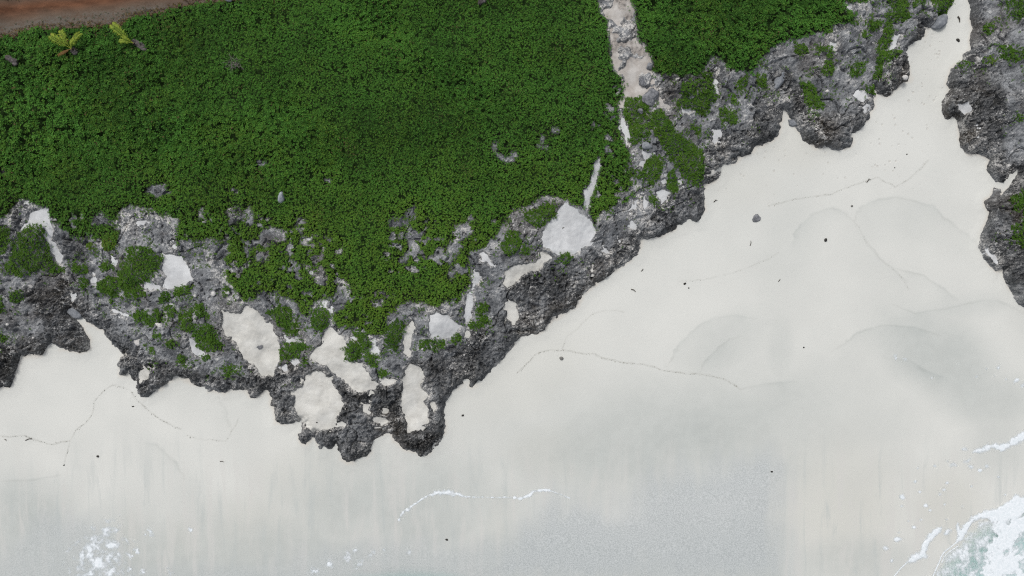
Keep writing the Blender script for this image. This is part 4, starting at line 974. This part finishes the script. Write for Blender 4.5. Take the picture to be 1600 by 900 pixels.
def d_left(x, y, u, v):
    d = sdf(LEFTF, u, v)
    solid = np.maximum(np.maximum(1 - np.hypot((u - 139) / 8, (v - 860) / 13), 1 - np.hypot((u - 156) / 11, (v - 879) / 11)), np.maximum(1 - np.hypot((u - 165) / 6, (v - 830) / 7), 1 - np.hypot((u - 173) / 10, (v - 852) / 7)))
    k = sstep(-6, 14, d) * 0.55 - 0.36 + 0.8 * fbm(x, y, 1.1, 3, 241, .6)
    return np.where(d > -14, np.maximum(k, np.where(solid > -.6, solid * 1.0 + 0.1 + 0.6 * fbm(x, y, .9, 2, 244, .6), -1)), -1)
foam('lacy foam patch on the wet sand near the bottom left corner', (95, 800, 215, 915), d_left, 0.07, 0.02)
STR = [(623, 812), (630, 800), (645, 790), (660, 779), (672, 773), (690, 769), (708, 770), (728, 776), (760, 777), (800, 777)]
def d_str(x, y, u, v):
    d = line_dist(STR, u, v)
    w = 1.2 + 4.5 * np.exp(-((u - 697) / 26) ** 2) + 2.5 * np.exp(-((u - 634) / 10) ** 2)
    below = np.where(u < 735, 1, 0.75)
    return np.where(d < 9, (1 - d / w) * below + 0.8 * noise(x, y, .45, 251) + 0.2 * noise(x, y, 1.2, 252) - 0.15, -1)
foam('thin curved foam line washed up below the dark rock point', (612, 755, 805, 820), d_str, 0.065, 0.02)
STR2 = [(804, 778), (815, 779), (826, 775), (834, 768), (848, 765), (858, 766), (872, 771), (890, 778)]
foam('short wavy foam line right of the long curved one', (798, 755, 895, 790), lambda x, y, u, v: np.where(line_dist(STR2, u, v) < 7, 1 - line_dist(STR2, u, v) / np.where(u < 860, 2.6, 1.0) + .8 * noise(x, y, .5, 261), -1), 0.065, 0.02)

def flecks(label, box, blobs_, seed):
    def dd(x, y, u, v):
        r = np.full(x.shape, -3.0, np.float32)
        for a, b, c in blobs_:
            r = np.maximum(r, 1 - np.hypot((u - a) / c, (v - b) / c))
        return np.where(r > -1., r * 0.8 - 0.35 + 0.75 * fbm(x, y, .8, 3, seed, .7), -1)
    foam(label, box, dd, 0.065, 0.015)
flecks('faint foam flecks beside the lacy patch', (195, 815, 310, 915), [(236, 830, 8), (209, 846, 5), (228, 835, 4), (214, 860, 7), (206, 868, 5), (299, 829, 6), (200, 890, 6), (222, 892, 5), (264, 895, 7)], 271)
flecks('foam flecks on damp sand at the bottom edge', (460, 850, 720, 915), [(515, 880, 10), (540, 870, 9), (560, 882, 8), (580, 866, 7), (490, 892, 9), (600, 858, 6), (640, 862, 5), (555, 860, 5)], 281)
flecks('foam flecks in the damp band near the right edge', (1380, 540, 1610, 630), [(1399, 558, 5), (1415, 560, 4), (1497, 569, 2.5), (1541, 576, 3), (1560, 575, 5), (1571, 593, 4), (1588, 595, 5), (1597, 600, 6), (1525, 589, 2.5), (1553, 587, 2.5), (1456, 591, 2.5)], 291)

# ------------------------------------------------------------------ foliage
def rosettes(px, py, pz, sc, tint, yel, dead, leaves=7, spread_=1.0):
    """leaf whorls: each a fan of pointed leaf blades round a growing tip"""
    n = len(px)
    k = np.arange(leaves)
    ang = RNG.uniform(0, 6.283, (n, 1)) + k[None, :] * 2.4 + RNG.normal(0, .25, (n, leaves))
    el = np.radians(RNG.uniform(-5, 48, (n, leaves)))
    L = sc[:, None] * RNG.uniform(.75, 1.2, (n, leaves)) * 0.235 * spread_
    W = L * RNG.uniform(.24, .34, (n, leaves))
    ca, sa, ce, se = np.cos(ang), np.sin(ang), np.cos(el), np.sin(el)
    dx, dy, dz = ca * ce, sa * ce, se
    bx = px[:, None] + dx * L * .08; by = py[:, None] + dy * L * .08; bz = pz[:, None] + RNG.uniform(-.05, .04, (n, leaves)) * sc[:, None]
    mx, my, mz = bx + dx * L * .55, by + dy * L * .55, bz + dz * L * .55
    lx, ly = -sa, ca
    cup = W * RNG.uniform(.0, .5, (n, leaves))
    P = np.empty((n, leaves, 4, 3), np.float32)
    P[:, :, 0] = np.stack([bx, by, bz], -1)
    P[:, :, 1] = np.stack([mx + lx * W, my + ly * W, mz + cup], -1)
    P[:, :, 2] = np.stack([bx + dx * L, by + dy * L, bz + dz * L - L * .12], -1)
    P[:, :, 3] = np.stack([mx - lx * W, my - ly * W, mz + cup], -1)
    C = np.empty((n, leaves, 4, 4), np.float32)
    C[..., 0] = np.clip(tint[:, None] + RNG.normal(0, .16, (n, leaves)), 0, 1)[..., None]
    C[..., 1] = np.clip(yel[:, None] + RNG.normal(0, .12, (n, leaves)), 0, 1)[..., None]
    C[..., 2] = (RNG.uniform(0, 1, (n, leaves)) < dead[:, None])[..., None] * 1.0
    C[..., 3] = 1
    co = P.reshape(-1, 3); q = np.arange(len(co)).reshape(-1, 4)
    return co, q, C.reshape(-1, 4)

def scatter(arr, sl, dens, lo=0.0):
    """random plan points where arr (survey px inside) > lo"""
    ys, xs = Y[sl], X[sl]
    x0, x1, y0, y1 = xs.min(), xs.max(), ys.min(), ys.max()
    n = int((x1 - x0) * (y1 - y0) * dens)
    px = RNG.uniform(x0, x1, n).astype(np.float32); py = RNG.uniform(y0, y1, n).astype(np.float32)
    i, j = idx(px, py)
    a = arr[i, j]
    k = a > lo
    return px[k], py[k], i[k], j[k], a[k]

FULL = (slice(0, NY), slice(0, NX))
def mat_object(arr, label, dens):
    px, py, i, j, a = scatter(arr, FULL, dens, -9.0)
    wisp = (a > 0) | (RNG.uniform(0, 1, len(px)) < 0.30 * np.exp(a / 4.0) * sstep(-.15, .35, noise(px, py, .8, 311)))
    wisp &= (DS[i, j] > .4) & (road_d[i, j] < 1)
    px, py, i, j, a = (q[wisp] for q in (px, py, i, j, a))
    u, v = U[i, j], V[i, j]
    keep = (u > -95) & (u < 1690) & (v > -75) & (v < 980)
    big = np.clip(sstep(420, 60, u) * sstep(330, 200, v) * 0.75 + 0.45 * sstep(0.1, 0.5, noise(px, py, 11, 301)) * sstep(330, 200, v) + 0.35 * sstep(1000, 1030, u), 0, 1)
    void = noise(px, py, 1.05, 302) + 0.6 * noise(px, py, 0.5, 303) + 0.25 * noise(px, py, 5, 304)
    keep &= (void > -0.78 + 0.2 * big) & (RNG.uniform(0, 1, len(px)) < 1 - 0.66 * big)
    px, py, i, j, a, u, v, big, void = (q[keep] for q in (px, py, i, j, a, u, v, big, void))
    th = RNG.uniform(0, 1, len(px)) < 0.5 + 0.5 * sstep(0, 6, a)
    px, py, i, j, a, u, v, big, void = (q[th] for q in (px, py, i, j, a, u, v, big, void))
    h = (0.12 + 0.30 * sstep(0, 12, a) + 0.25 * sstep(0, 40, a) + 0.22 * fbm(px, py, 3.2, 2, 305) + 0.16 * void * (0.6 + big) + RNG.uniform(-.13, .06, len(px)))
    z = BASE_Z[i, j] + np.maximum(h, 0.06)
    sc = (0.52 + 0.66 * big) * RNG.uniform(.8, 1.2, len(px))
    lowgreen = sstep(150, 420, v) * sstep(-200, 500, u)
    tint = 0.46 + 0.30 * fbm(px, py, 7, 3, 306) + 0.24 * fbm(px, py, 17, 2, 309) + 0.12 * lowgreen + 0.24 * void + 0.22 * sstep(60, 0, a) + RNG.normal(0, .27, len(px))
    spots = 0
    for bu, bv, br, bw in ((60, 180, 60, .28), (440, 60, 120, .22), (420, 95, 60, .1), (100, 95, 70, -.28), (300, 50, 90, -.30), (250, 150, 60, -.15), (620, 140, 90, .06), (850, 60, 90, .12), (720, 330, 120, .15), (520, 240, 60, -.1), (430, 430, 70, .2), (600, 400, 90, .1), (900, 200, 70, .1), (80, 260, 60, -.12), (1130, 40, 40, -.2), (1060, 90, 40, -.12), (1200, 40, 50, .12)):
        spots = spots + bw * np.exp(-((u - bu) ** 2 + (v - bv) ** 2) / br ** 2)
    tint = tint + spots
    yel = 0.03 + 0.26 * lowgreen + 0.16 * sstep(40, 0, a) * lowgreen + 0.14 * fbm(px, py, 5, 2, 307) + RNG.normal(0, .08, len(px))
    dead = np.clip(0.008 + 0.11 * sstep(.35, .8, noise(px, py, 3.5, 308)), 0, 1)
    co, q, C = rosettes(px, py, z, sc, tint, yel, dead, 5)
    me = mesh_from_arrays('ground_cover', co, q, {'tint': C}, False, LEAF_MAT)
    return add('ground_cover', me, label, 'ground cover', 'green ground cover', 'stuff')
mat_object(veg_main, 'broad dark green scrub mat covering the slope left of the path', 46)
mat_object(veg_right, 'green scrub mat right of the pale path', 46)

CLV = np.full_like(X, -99.0)
for poly, label in CLUMPS:
    s, d = local_sdf(poly, 34)
    if s is not None: CLV[s] = np.maximum(CLV[s], d)
near = np.maximum(VEG, CLV)
cw = np.exp(near / 15.0) * sstep(0.12, 0.5, fbm(X, Y, 2.2, 3, 340, .65)) * (near < 0) * (DS > 1.2) * (1 - sstep(.3, .8, POCKETW)) * (1 - BLACKW) * (road_d < -4) * (trail_d < -2)
px, py, i, j, a = scatter(cw, FULL, 30, 0.02)
kk = (RNG.uniform(0, 1, len(px)) < a * 1.15) & (U[i, j] > -60) & (U[i, j] < 1660)
px, py, i, j = px[kk], py[kk], i[kk], j[kk]
n_c = len(px)
co, q, C = rosettes(px, py, ROCK_Z[i, j] + 0.05, 0.55 * RNG.uniform(.7, 1.2, n_c), RNG.normal(.42, .2, n_c), RNG.normal(.2, .12, n_c), np.full(n_c, .03), 5)
add('creeper', mesh_from_arrays('creeper', co, q, {'tint': C}, False, LEAF_CLUMP), 'sparse green creeper wisps thinning out over the bare rock', 'creeper', None, 'stuff')

for n_, (poly, label) in enumerate(CLUMPS):
    s, d = local_sdf(poly, 12)
    if s is None: continue
    arr = np.full_like(X, -99); arr[s] = d + 1.2 + 0.5 * VEGN[s] * min(1.0, np.ptp(np.asarray(poly)[:, 0]) / 20)
    px, py, i, j, a = scatter(arr, s, 50, -7.0)
    wisp = (a > 0) | (RNG.uniform(0, 1, len(px)) < 0.28 * np.exp(a / 3.0) * sstep(-.1, .35, noise(px, py, .7, 312)))
    px, py, i, j, a = (q[wisp] for q in (px, py, i, j, a))
    if len(px) < 4:
        px, py, i, j, a = scatter(arr, s, 60, -2)
    h = 0.05 + 0.32 * sstep(0, 11, a) + 0.12 * noise(px, py, 1.3, 320) + RNG.uniform(-.10, .05, len(px))
    z = np.maximum(BASE_Z[i, j], np.minimum(ROCK_Z[i, j], BASE_Z[i, j] + 0.35)) + np.maximum(h, 0.04)
    sc = 0.58 * RNG.uniform(.8, 1.2, len(px))
    tone = random.uniform(-.1, .1)
    olive = 0.35 if 'olive' in label else 0.0
    tint = 0.45 + tone + 0.25 * noise(px, py, 1.5, 321) + RNG.normal(0, .12, len(px)) - (0.25 if 'dark' in label.split()[:1] else 0)
    yel = 0.12 + olive + 0.15 * noise(px, py, 2, 322)
    dead = np.full(len(px), 0.012 + olive * .15)
    x0, y0 = float(px.mean()), float(py.mean()); z0 = float(z.min())
    co, q, C = rosettes(px - x0, py - y0, z - z0, sc, tint, yel, dead, 7)
    me = mesh_from_arrays('shrub', co, q, {'tint': C}, False, LEAF_CLUMP)
    add('shrub', me, label, 'shrub', 'green clumps on the rock', loc=(x0, y0, z0))
    soilw[s] = soilw[s]

# ------------------------------------------------------------------ stones and boulders
def stone_mesh(name, sx_, sy_, sz_, seed, mat, sub=3, sharp=0.22, facets=5):
    bm = bmesh.new(); bmesh.ops.create_icosphere(bm, subdivisions=sub, radius=1.0)
    r = random.Random(seed)
    planes = []
    for _ in range(facets):
        n = Vector((r.gauss(0, 1), r.gauss(0, 1), r.gauss(0, .7))).normalized(); planes.append((n, r.uniform(.62, .9)))
    ph = [r.uniform(0, 6) for _ in range(9)]
    for v in bm.verts:
        p = v.co.copy()
        for n, d in planes:
            e = p.dot(n) - d
            if e > 0: p -= n * e * .9
        k = 1 + sharp * .5 * (math.sin(3.1 * p.x + ph[0]) * math.sin(2.7 * p.y + ph[1]) + .6 * math.sin(6.3 * p.x + ph[2]) * math.sin(5.9 * p.y + ph[3]) * math.sin(6.1 * p.z + ph[4])
                              + .4 * math.sin(12 * p.x + ph[5]) * math.sin(11 * p.y + ph[6]) * math.sin(12.5 * p.z + ph[7]))
        v.co = Vector((p.x * k * sx_, p.y * k * sy_, p.z * k * sz_))
    me = bpy.data.meshes.new(name); bm.to_mesh(me); bm.free()
    me.materials.append(mat)
    for p in me.polygons: p.use_smooth = True
    return me

GREYST = make_plain('grey_stone', (0.10, 0.105, 0.115), (0.25, 0.255, 0.27), 0.35)
BLUEST = make_plain('blue_grey_slab', (0.17, 0.185, 0.205), (0.28, 0.295, 0.315), 0.4)
DARKST = make_plain('dark_stone', (0.018, 0.018, 0.018), (0.06, 0.056, 0.05), 0.12)
MIDST = make_plain('beach_stone', (0.14, 0.14, 0.135), (0.22, 0.215, 0.2), 0.12)
PALEST = make_plain('bleached_stone', (0.45, 0.44, 0.42), (0.66, 0.65, 0.63), 0.2)
SLATEST = make_plain('pale_slate', (0.24, 0.27, 0.30), (0.40, 0.43, 0.46), 0.3)
BROWNST = make_plain('weathered_rock', (0.022, 0.018, 0.017), (0.17, 0.155, 0.15), 0.5, bump=0.8)
TOP_Z = np.where(DS < 0.1, np.maximum(BEACH_Z, ROCK_Z), ROCK_Z)

STONES = [  # u, v, length px, width px, height m, rotation, material, base ('b' beach, 'r' rock, 'v' in scrub), name, label
    (1290, 375, 5.5, 4.2, .22, 60, DARKST, 'b', 'stone', 'black stone alone high on the open beach'),
    (877, 560, 6.5, 5.5, .25, 0, MIDST, 'b', 'stone', 'round grey stone just below the long debris line'),
    (723, 649, 4.5, 3.2, .18, 20, DARKST, 'b', 'stone', 'dark stone on sand right of the dark rock point'),
    (153, 713, 4.5, 3.5, .18, -20, DARKST, 'b', 'stone', 'dark stone on the left part of the beach'),
    (698, 843, 5, 3.6, .18, -15, DARKST, 'b', 'stone', 'dark stone on wet sand near the bottom edge'),
    (1070, 443, 5, 3.5, .16, 30, DARKST, 'b', 'stone', 'small dark stone on the beach beyond the rock slope'),
    (1497, 63, 6.5, 4.5, .2, -30, DARKST, 'b', 'stone', 'dark stone in the upper sand gully'),
    (208, 635, 4.5, 2, .06, 0, DARKST, 'b', 'stone', 'flat dark chip beside the hooked debris line'),
    (1256, 543, 2.8, 2.4, .1, 0, DARKST, 'b', 'stone', 'tiny dark pebble on the right-hand beach'),
    (1206, 737, 4, 2.6, .1, 0, DARKST, 'b', 'stone', 'small stone in the speckled wet sand'),
    (1331, 322, 4, 3.6, .1, 0, MIDST, 'b', 'stone', 'small grey pebble near the forked debris line'),
    (1417, 241, 2.4, 2, .08, 0, DARKST, 'b', 'stone', 'tiny pebble below the sand gully mouth'),
    (1398, 262, 2.2, 2, .08, 0, MIDST, 'b', 'stone', 'tiny pebble above the forked debris line'),
    (100, 727, 2.4, 2, .08, 0, DARKST, 'b', 'stone', 'tiny pebble at the end of the left debris line'),
    (1181, 341, 13, 12, .3, 10, GREYST, 'b', 'boulder', 'rough half-buried boulder standing alone on the sand'),
    (118, 489, 24, 17, .8, -15, BLUEST, 'r', 'boulder', 'blue-grey block wedged in the cliff notch on the left'),
    (1465, 35, 27, 19, 1.1, 35, BLUEST, 'r', 'boulder', 'smooth grey boulder at the head of the sand gully'),
    (1214, 128, 33, 13, 1.2, 65, BLUEST, 'r', 'boulder', 'long grey slab standing above the sand tongue'),
    (1238, 192, 16, 10, .5, -25, BLUEST, 'r', 'boulder', 'blue-grey stone lying in the sand tongue'),
    (1017, 152, 26, 22, .6, 60, GREYST, 'r', 'boulder', 'broad grey slab at the end of the pale path'),
    (1015, 104, 12, 10, .5, 60, GREYST, 'r', 'boulder', 'small grey boulder at the right edge of the path'),
    (1003, 127, 17, 8, .4, -65, GREYST, 'r', 'boulder', 'slim grey stone in the middle of the path'),
    (1000, 175, 10, 8, .5, -50, GREYST, 'v', 'boulder', 'grey stone poking from the clump below the path'),
    (1010, 228, 17, 10, .6, 0, BLUEST, 'r', 'boulder', 'dark grey ledge stone above the forked clump'),
    (442, 309, 9, 20, .8, -8, SLATEST, 'v', 'boulder', 'pale upright stone rising from the green mat'),
    (359, 1, 12, 8, .5, -20, BLUEST, 'v', 'boulder', 'blue-grey rock at the top edge beside the road'),
    (25, 97, 22, 12, .6, -30, BROWNST, 'v', 'boulder', 'grey weathered rock in the scrub left of the palms'),
    (121, 82, 13, 11, .6, -20, BROWNST, 'v', 'boulder', 'dark brown lump at the foot of the fuller palm'),
    (221, 73, 25, 11, .6, -28, BROWNST, 'v', 'boulder', 'long dark lump beside the smaller palm'),
    (753, 3, 15, 12, .5, 50, BROWNST, 'v', 'boulder', 'brown weathered lump in the scrub at the top edge'),
    (1275, 202, 5, 4, .25, 0, PALEST, 'r', 'stone', 'bleached stone low on the dark shelf'),
    (214, 534, 10, 12, .4, 20, PALEST, 'r', 'stone', 'cream stone on the platform above the hooked point'),
    (249, 508, 12, 7, .3, -25, PALEST, 'r', 'stone', 'long white stone in the middle of the platform'),
    (12, 507, 5, 5, .25, 45, PALEST, 'r', 'stone', 'small white stone on the dark left cliff'),
    (51, 528, 5, 4, .25, 0, PALEST, 'r', 'stone', 'white stone above the left cliff lip'),
    (334, 459, 8, 8, .35, 0, PALEST, 'r', 'stone', 'round white stone near the cream hollow top'),
    (305, 462, 5, 5, .3, 0, PALEST, 'r', 'stone', 'white stone between platform top clumps'),
    (323, 348, 5, 2.5, .8, 0, PALEST, 'v', 'stone', 'bright white flake lying on the green mat'),
    (1292, 143, 6, 5, .3, 40, PALEST, 'r', 'stone', 'white stone in the middle of the rock shelf'),
    (1411, 123, 9, 8, .4, 0, PALEST, 'r', 'stone', 'white stone at the gully edge'),
    (660, 545, 4, 5, .25, 20, PALEST, 'r', 'stone', 'white pebble below the small clump near the sand pan'),
    (355, 457, 9, 6, .3, -10, PALEST, 'r', 'stone', 'pale stone at the top lip of the tall cream hollow'),
    (406, 542, 10, 6, .2, 20, GREYST, 'r', 'stone', 'grey stone lying in the tall cream hollow'),
    (495, 660, 2.6, 2.2, .12, 0, DARKST, 'r', 'stone', 'black pebble in the hexagonal sand pool'),
    (880, 356, 4, 2, .1, 30, MIDST, 'r', 'stone', 'small chip in the middle of the sand fan'),
    (1076, 450, 2.5, 2, .1, 0, DARKST, 'b', 'stone', 'tiny chip below the small dark beach stone'),
]
SHEET_Z = ROCK_Z.copy()
for kind, s, d, lvl, label in pocket_jobs:
    SHEET_Z[s] = np.where(d > -1, np.maximum(SHEET_Z[s], lvl), SHEET_Z[s])
s, d = trail_job
SHEET_Z[s] = np.where(d > 0, np.maximum(SHEET_Z[s], TRAIL_LVL), SHEET_Z[s])
SHEET_Z = np.where(DS < 0.1, np.maximum(SHEET_Z, BEACH_Z), SHEET_Z)
for n_, (u, v, lp, wp, h, rot, mat, base, name, label) in enumerate(STONES):
    Z = {'b': BEACH_Z, 'r': SHEET_Z, 'v': BASE_Z}[base]
    x, y, z = surf_at(u, v, Z)
    if base == 'v': z += 0.42
    big = lp > 9
    me = stone_mesh(name, lp * M_PX / 2 * 1.06, wp * M_PX / 2 * 1.06, h * .6, 40 + n_, mat, 4 if big else 2, 0.35 if mat in (BROWNST, GREYST) and big else 0.18, 7)
    o = add(name, me, label, name, 'stones and boulders', loc=(x, y, z + h * .18))
    o.rotation_euler = (0, 0, math.radians(rot))

# ------------------------------------------------------------------ sticks and debris on the sand
STICK = make_plain('driftwood', (0.03, 0.026, 0.022), (0.09, 0.075, 0.06), 0.1)
def tube(pts, radii, sides=6):
    bm = bmesh.new(); rings = []
    for k, (p, r) in enumerate(zip(pts, radii)):
        a = Vector(pts[min(k + 1, len(pts) - 1)]) - Vector(pts[max(k - 1, 0)]); a.normalize()
        s1 = a.cross(Vector((0, 0, 1)));  s1 = s1 if s1.length > 1e-3 else Vector((1, 0, 0)); s1.normalize(); s2 = a.cross(s1)
        rings.append([bm.verts.new(Vector(p) + (s1 * math.cos(t) + s2 * math.sin(t)) * r) for t in [i * 2 * math.pi / sides for i in range(sides)]])
    for k in range(len(rings) - 1):
        for i in range(sides):
            bm.faces.new((rings[k][i], rings[k][(i + 1) % sides], rings[k + 1][(i + 1) % sides], rings[k + 1][i]))
    bm.faces.new(rings[0][::-1]); bm.faces.new(rings[-1])
    return bm

def stick(u0, v0, u1, v1, r, label, fork=False):
    x0, y0, z0 = surf_at(u0, v0, BEACH_Z); x1, y1, z1 = surf_at(u1, v1, BEACH_Z)
    c = Vector(((x0 + x1) / 2, (y0 + y1) / 2, (z0 + z1) / 2))
    a = Vector((x0, y0, z0 + r)) - c; b = Vector((x1, y1, z1 + r)) - c; m = (a + b) / 2 + Vector((0.06, 0.08, 0.03))
    bm = tube([a, m, b], [r, r * .9, r * .5])
    if fork:
        me2 = bpy.data.meshes.new('t'); bm2 = tube([m, m + (b - a) * .25 + Vector((.18, -.1, .03))], [r * .7, r * .3]); bm2.to_mesh(me2); bm2.free(); bm.from_mesh(me2); bpy.data.meshes.remove(me2)
    me = bpy.data.meshes.new('stick'); bm.to_mesh(me); bm.free(); me.materials.append(STICK)
    add('stick', me, label, 'stick', 'driftwood sticks', loc=c)
stick(986, 452, 993, 456, .06, 'short dark stick on the sand near the rock slope')
stick(1354, 285, 1358, 279, .05, 'dark stick on the forked debris line', True)
stick(40, 688, 50, 685, .05, 'dark stick on the debris line at the far left', True)
stick(7, 686, 10, 689, .04, 'short twig at the left picture edge')
stick(344, 721, 350, 722, .04, 'thin twig on the sand below the left cliff')
stick(1115, 316, 1119, 312, .05, 'forked twig high on the beach by the rock bend', True)
stick(1002, 424, 1005, 420, .05, 'small twig beside the rock slope')
stick(1216, 440, 1219, 436, .04, 'small twig in the middle of the beach')
stick(1496, 26, 1499, 35, .09, 'thick grey branch piece in the upper sand gully')
stick(1172, 384, 1173, 376, .04, 'thin twig below the lone boulder')

for label, w, pts in WRACK:
    co = []; q = []
    P = np.array(pts, float)
    seg = np.hypot(*np.diff(P, axis=0).T); cum = np.r_[0, np.cumsum(seg)]
    n = int(cum[-1] * 0.55 * w ** 1.6) + 3
    for _ in range(n):
        t = random.uniform(0, cum[-1]); u = np.interp(t, cum, P[:, 0]) + random.gauss(0, .55) + 1.0 * math.sin(t / 5.0); v = np.interp(t, cum, P[:, 1]) + random.gauss(0, .55) + .8 * math.sin(t / 3.7)
        x, y, z = surf_at(u, v, BEACH_Z)
        L = random.uniform(.018, .05) * (1.9 if random.random() < .05 else 1); W = L * random.uniform(.25, .6); a = random.uniform(0, 6.28); b = len(co)
        c, s2 = math.cos(a), math.sin(a); zz = z + .022
        for dx, dy, dz in ((-L, -W, 0), (L, -W, .004), (L, W, .012), (-L, W, .006), (0, 0, .03)):
            co.append((x + dx * c - dy * s2, y + dx * s2 + dy * c, zz + dz))
        q += [(b, b + 1, b + 4), (b + 1, b + 2, b + 4), (b + 2, b + 3, b + 4), (b + 3, b, b + 4)]
    me = mesh_from_arrays('debris', np.array(co), np.array(q), None, False, make_plain('beach_wrack', (0.30, 0.30, 0.265), (0.45, 0.445, 0.40), 0.3))
    add('debris', me, label, 'debris', 'debris lines on the sand', 'stuff')

# dry leaf litter along the road edge
LIT = make_leaf_mat('leaf_litter', ((0.06, 0.035, 0.02), (0.17, 0.12, 0.05), (0.30, 0.27, 0.07)), (0.04, 0.025, 0.018))
arr = 5.5 - np.abs(road_d - 1.0 + 2 * noise(X, Y, 2, 331))
px, py, i, j, a = scatter(arr, FULL, 26)
kk = (U[i, j] > -60) & (U[i, j] < 420)
px, py, i, j = px[kk], py[kk], i[kk], j[kk]
co, q, C = rosettes(px, py, ROAD_Z[i, j] + .05, np.full(len(px), .6), RNG.uniform(0, 1, len(px)), RNG.uniform(0, .5, len(px)) ** 2, np.full(len(px), .25), 3)
add('leaf_litter', mesh_from_arrays('leaf_litter', co, q, {'tint': C}, False, LIT), 'dry brown leaf litter along the road edge', 'leaf litter', None, 'stuff')
# rough dry grass on the verge
DRYG = make_leaf_mat('verge_grass', ((0.05, 0.055, 0.03), (0.12, 0.125, 0.075), (0.2, 0.2, 0.15)), (0.2, 0.16, 0.11))
vg = np.where((verge > .4) | (grassw > .5), road_d, -99) + 6 * noise(X, Y, 1.6, 335) - 2
px, py, i, j, a = scatter(vg, FULL, 4, 1.0)
kk = (U[i, j] > -60) & (U[i, j] < 420)
px, py, i, j = px[kk], py[kk], i[kk], j[kk]
co, q, C = rosettes(px, py, ROAD_Z[i, j] + .03, np.full(len(px), .55), RNG.uniform(0, 1, len(px)), RNG.uniform(0, .6, len(px)), np.full(len(px), .15), 5)
add('grass', mesh_from_arrays('grass', co, q, {'tint': C}, False, DRYG), 'sparse greyish grass on the road verge', 'grass', None, 'stuff')

# ------------------------------------------------------------------ young palms
FROND = make_leaf_mat('palm_frond', ((0.08, 0.18, 0.018), (0.19, 0.32, 0.03), (0.33, 0.385, 0.05)), (0.2, 0.11, 0.04))
TRUNK = make_plain('palm_trunk', (0.06, 0.045, 0.03), (0.14, 0.10, 0.065), 0.12)
def frond_mesh(L, yaw, rise, dead=False, wide=.30):
    co, q, C = [], [], []
    N = 26
    def pt(t):
        r = L * t * (1 - .06 * t); return np.array([r * math.cos(yaw), r * math.sin(yaw), rise * (math.sin(t * 2.2) * .9 - .35 * t * t) * L])
    sd = np.array([-math.sin(yaw), math.cos(yaw), 0]); fw = np.array([math.cos(yaw), math.sin(yaw), 0])
    def addq(p, tint, y, d):
        b = len(co); co.extend(p); q.append((b, b + 1, b + 2, b + 3)); C.extend([(tint, y, d, 1)] * 4)
    for k in range(N):
        t0, t1 = k / N, (k + 1) / N; a, b = pt(t0), pt(t1); w = .035 * (1 - .8 * t0)
        addq([a - sd * w, a + sd * w, b + sd * w * .9, b - sd * w * .9], .9, .8, 1.0 if dead else 0)
        if t0 < .16: continue
        ll = L * wide * math.sin(math.pi * min(1, (t0 - .05) * .98)) ** .6 + .06
        for sgn in (-1, 1):
            d_ = sd * sgn * random.uniform(.72, .95) + fw * random.uniform(.5, .75); d_ /= np.linalg.norm(d_)
            l = ll * random.uniform(.85, 1.1); e = a + d_ * l - np.array([0, 0, l * random.uniform(.15, .4)]); m = a + d_ * l * .5 + np.array([0, 0, l * .03])
            wv = fw * (.045 * random.uniform(.8, 1.2))
            tt = random.uniform(.2, 1); yy = min(1, max(0, random.gauss(.35 + .35 * t0, .2)))
            addq([a - wv * .4, m - wv, e, m + wv], tt, yy, 1.0 if (dead or random.random() < .04) else 0)
    return mesh_from_arrays('frond', np.array(co), np.array(q), {'tint': np.array(C)}, False, FROND)

def palm(u, v, fronds, label, h):
    x, y, z = surf_at(u, v, BASE_Z); zz = z + h
    k = (CAM_H - zz) / (CAM_H - z)
    root = bpy.data.objects.new('palm', None); col.objects.link(root); root.location = (x * k, y * k, z)
    root['label'] = label; root['category'] = 'palm'; root['group'] = 'young palms by the road'
    bm = tube([(0, 0, 0), (.02, .03, h * .5), (0, 0, h)], [.20, .15, .11], 8)
    me = bpy.data.meshes.new('trunk'); bm.to_mesh(me); bm.free(); me.materials.append(TRUNK); add('trunk', me, parent=root)
    for du, dv, rise, dead, wide in fronds:
        L = math.hypot(du, dv) * M_PX * 1.04; yaw = math.atan2(-dv, du)
        add('frond', frond_mesh(L, yaw, rise, dead, wide), parent=root, loc=(0, 0, h), label='dry brown drooping frond' if dead else None)
palm(111, 76, [(-27, -17, .35, 0, .25), (-11, -25, .42, 0, .22), (17, -21, .38, 0, .22), (-19, 10, .05, 1, .12), (7, -13, .6, 0, .2)], 'young yellow-green palm with several fronds beside the road', 1.1)
palm(208, 67, [(-28, -25, .35, 0, .22), (-19, -2, .30, 0, .2), (-14, -9, .5, 0, .18)], 'smaller palm with one long yellow frond', 1.0)

# dry twiggy bush in the scrub
TW = make_plain('dry_twigs', (0.12, 0.11, 0.10), (0.26, 0.24, 0.22), 0.3)
x, y, z = surf_at(370, 104, BASE_Z)
bm = bmesh.new()
for k in range(46):
    a = random.uniform(0, 6.28); L = random.uniform(.35, 1.25); b0 = Vector((random.gauss(0, .25), random.gauss(0, .25), .55)); e = b0 + Vector((math.cos(a) * L, math.sin(a) * L, random.uniform(.05, .4)))
    t2 = tube([b0, (b0 + e) / 2 + Vector((random.gauss(0, .08), random.gauss(0, .08), .12)), e], [.022, .016, .008], 4)
    me2 = bpy.data.meshes.new('t'); t2.to_mesh(me2); t2.free(); bm.from_mesh(me2); bpy.data.meshes.remove(me2)
me = bpy.data.meshes.new('dry_bush'); bm.to_mesh(me); bm.free(); me.materials.append(TW)
add('dry_bush', me, 'leafless grey twiggy bush in the upper green mat', 'bush', loc=(x, y, z))
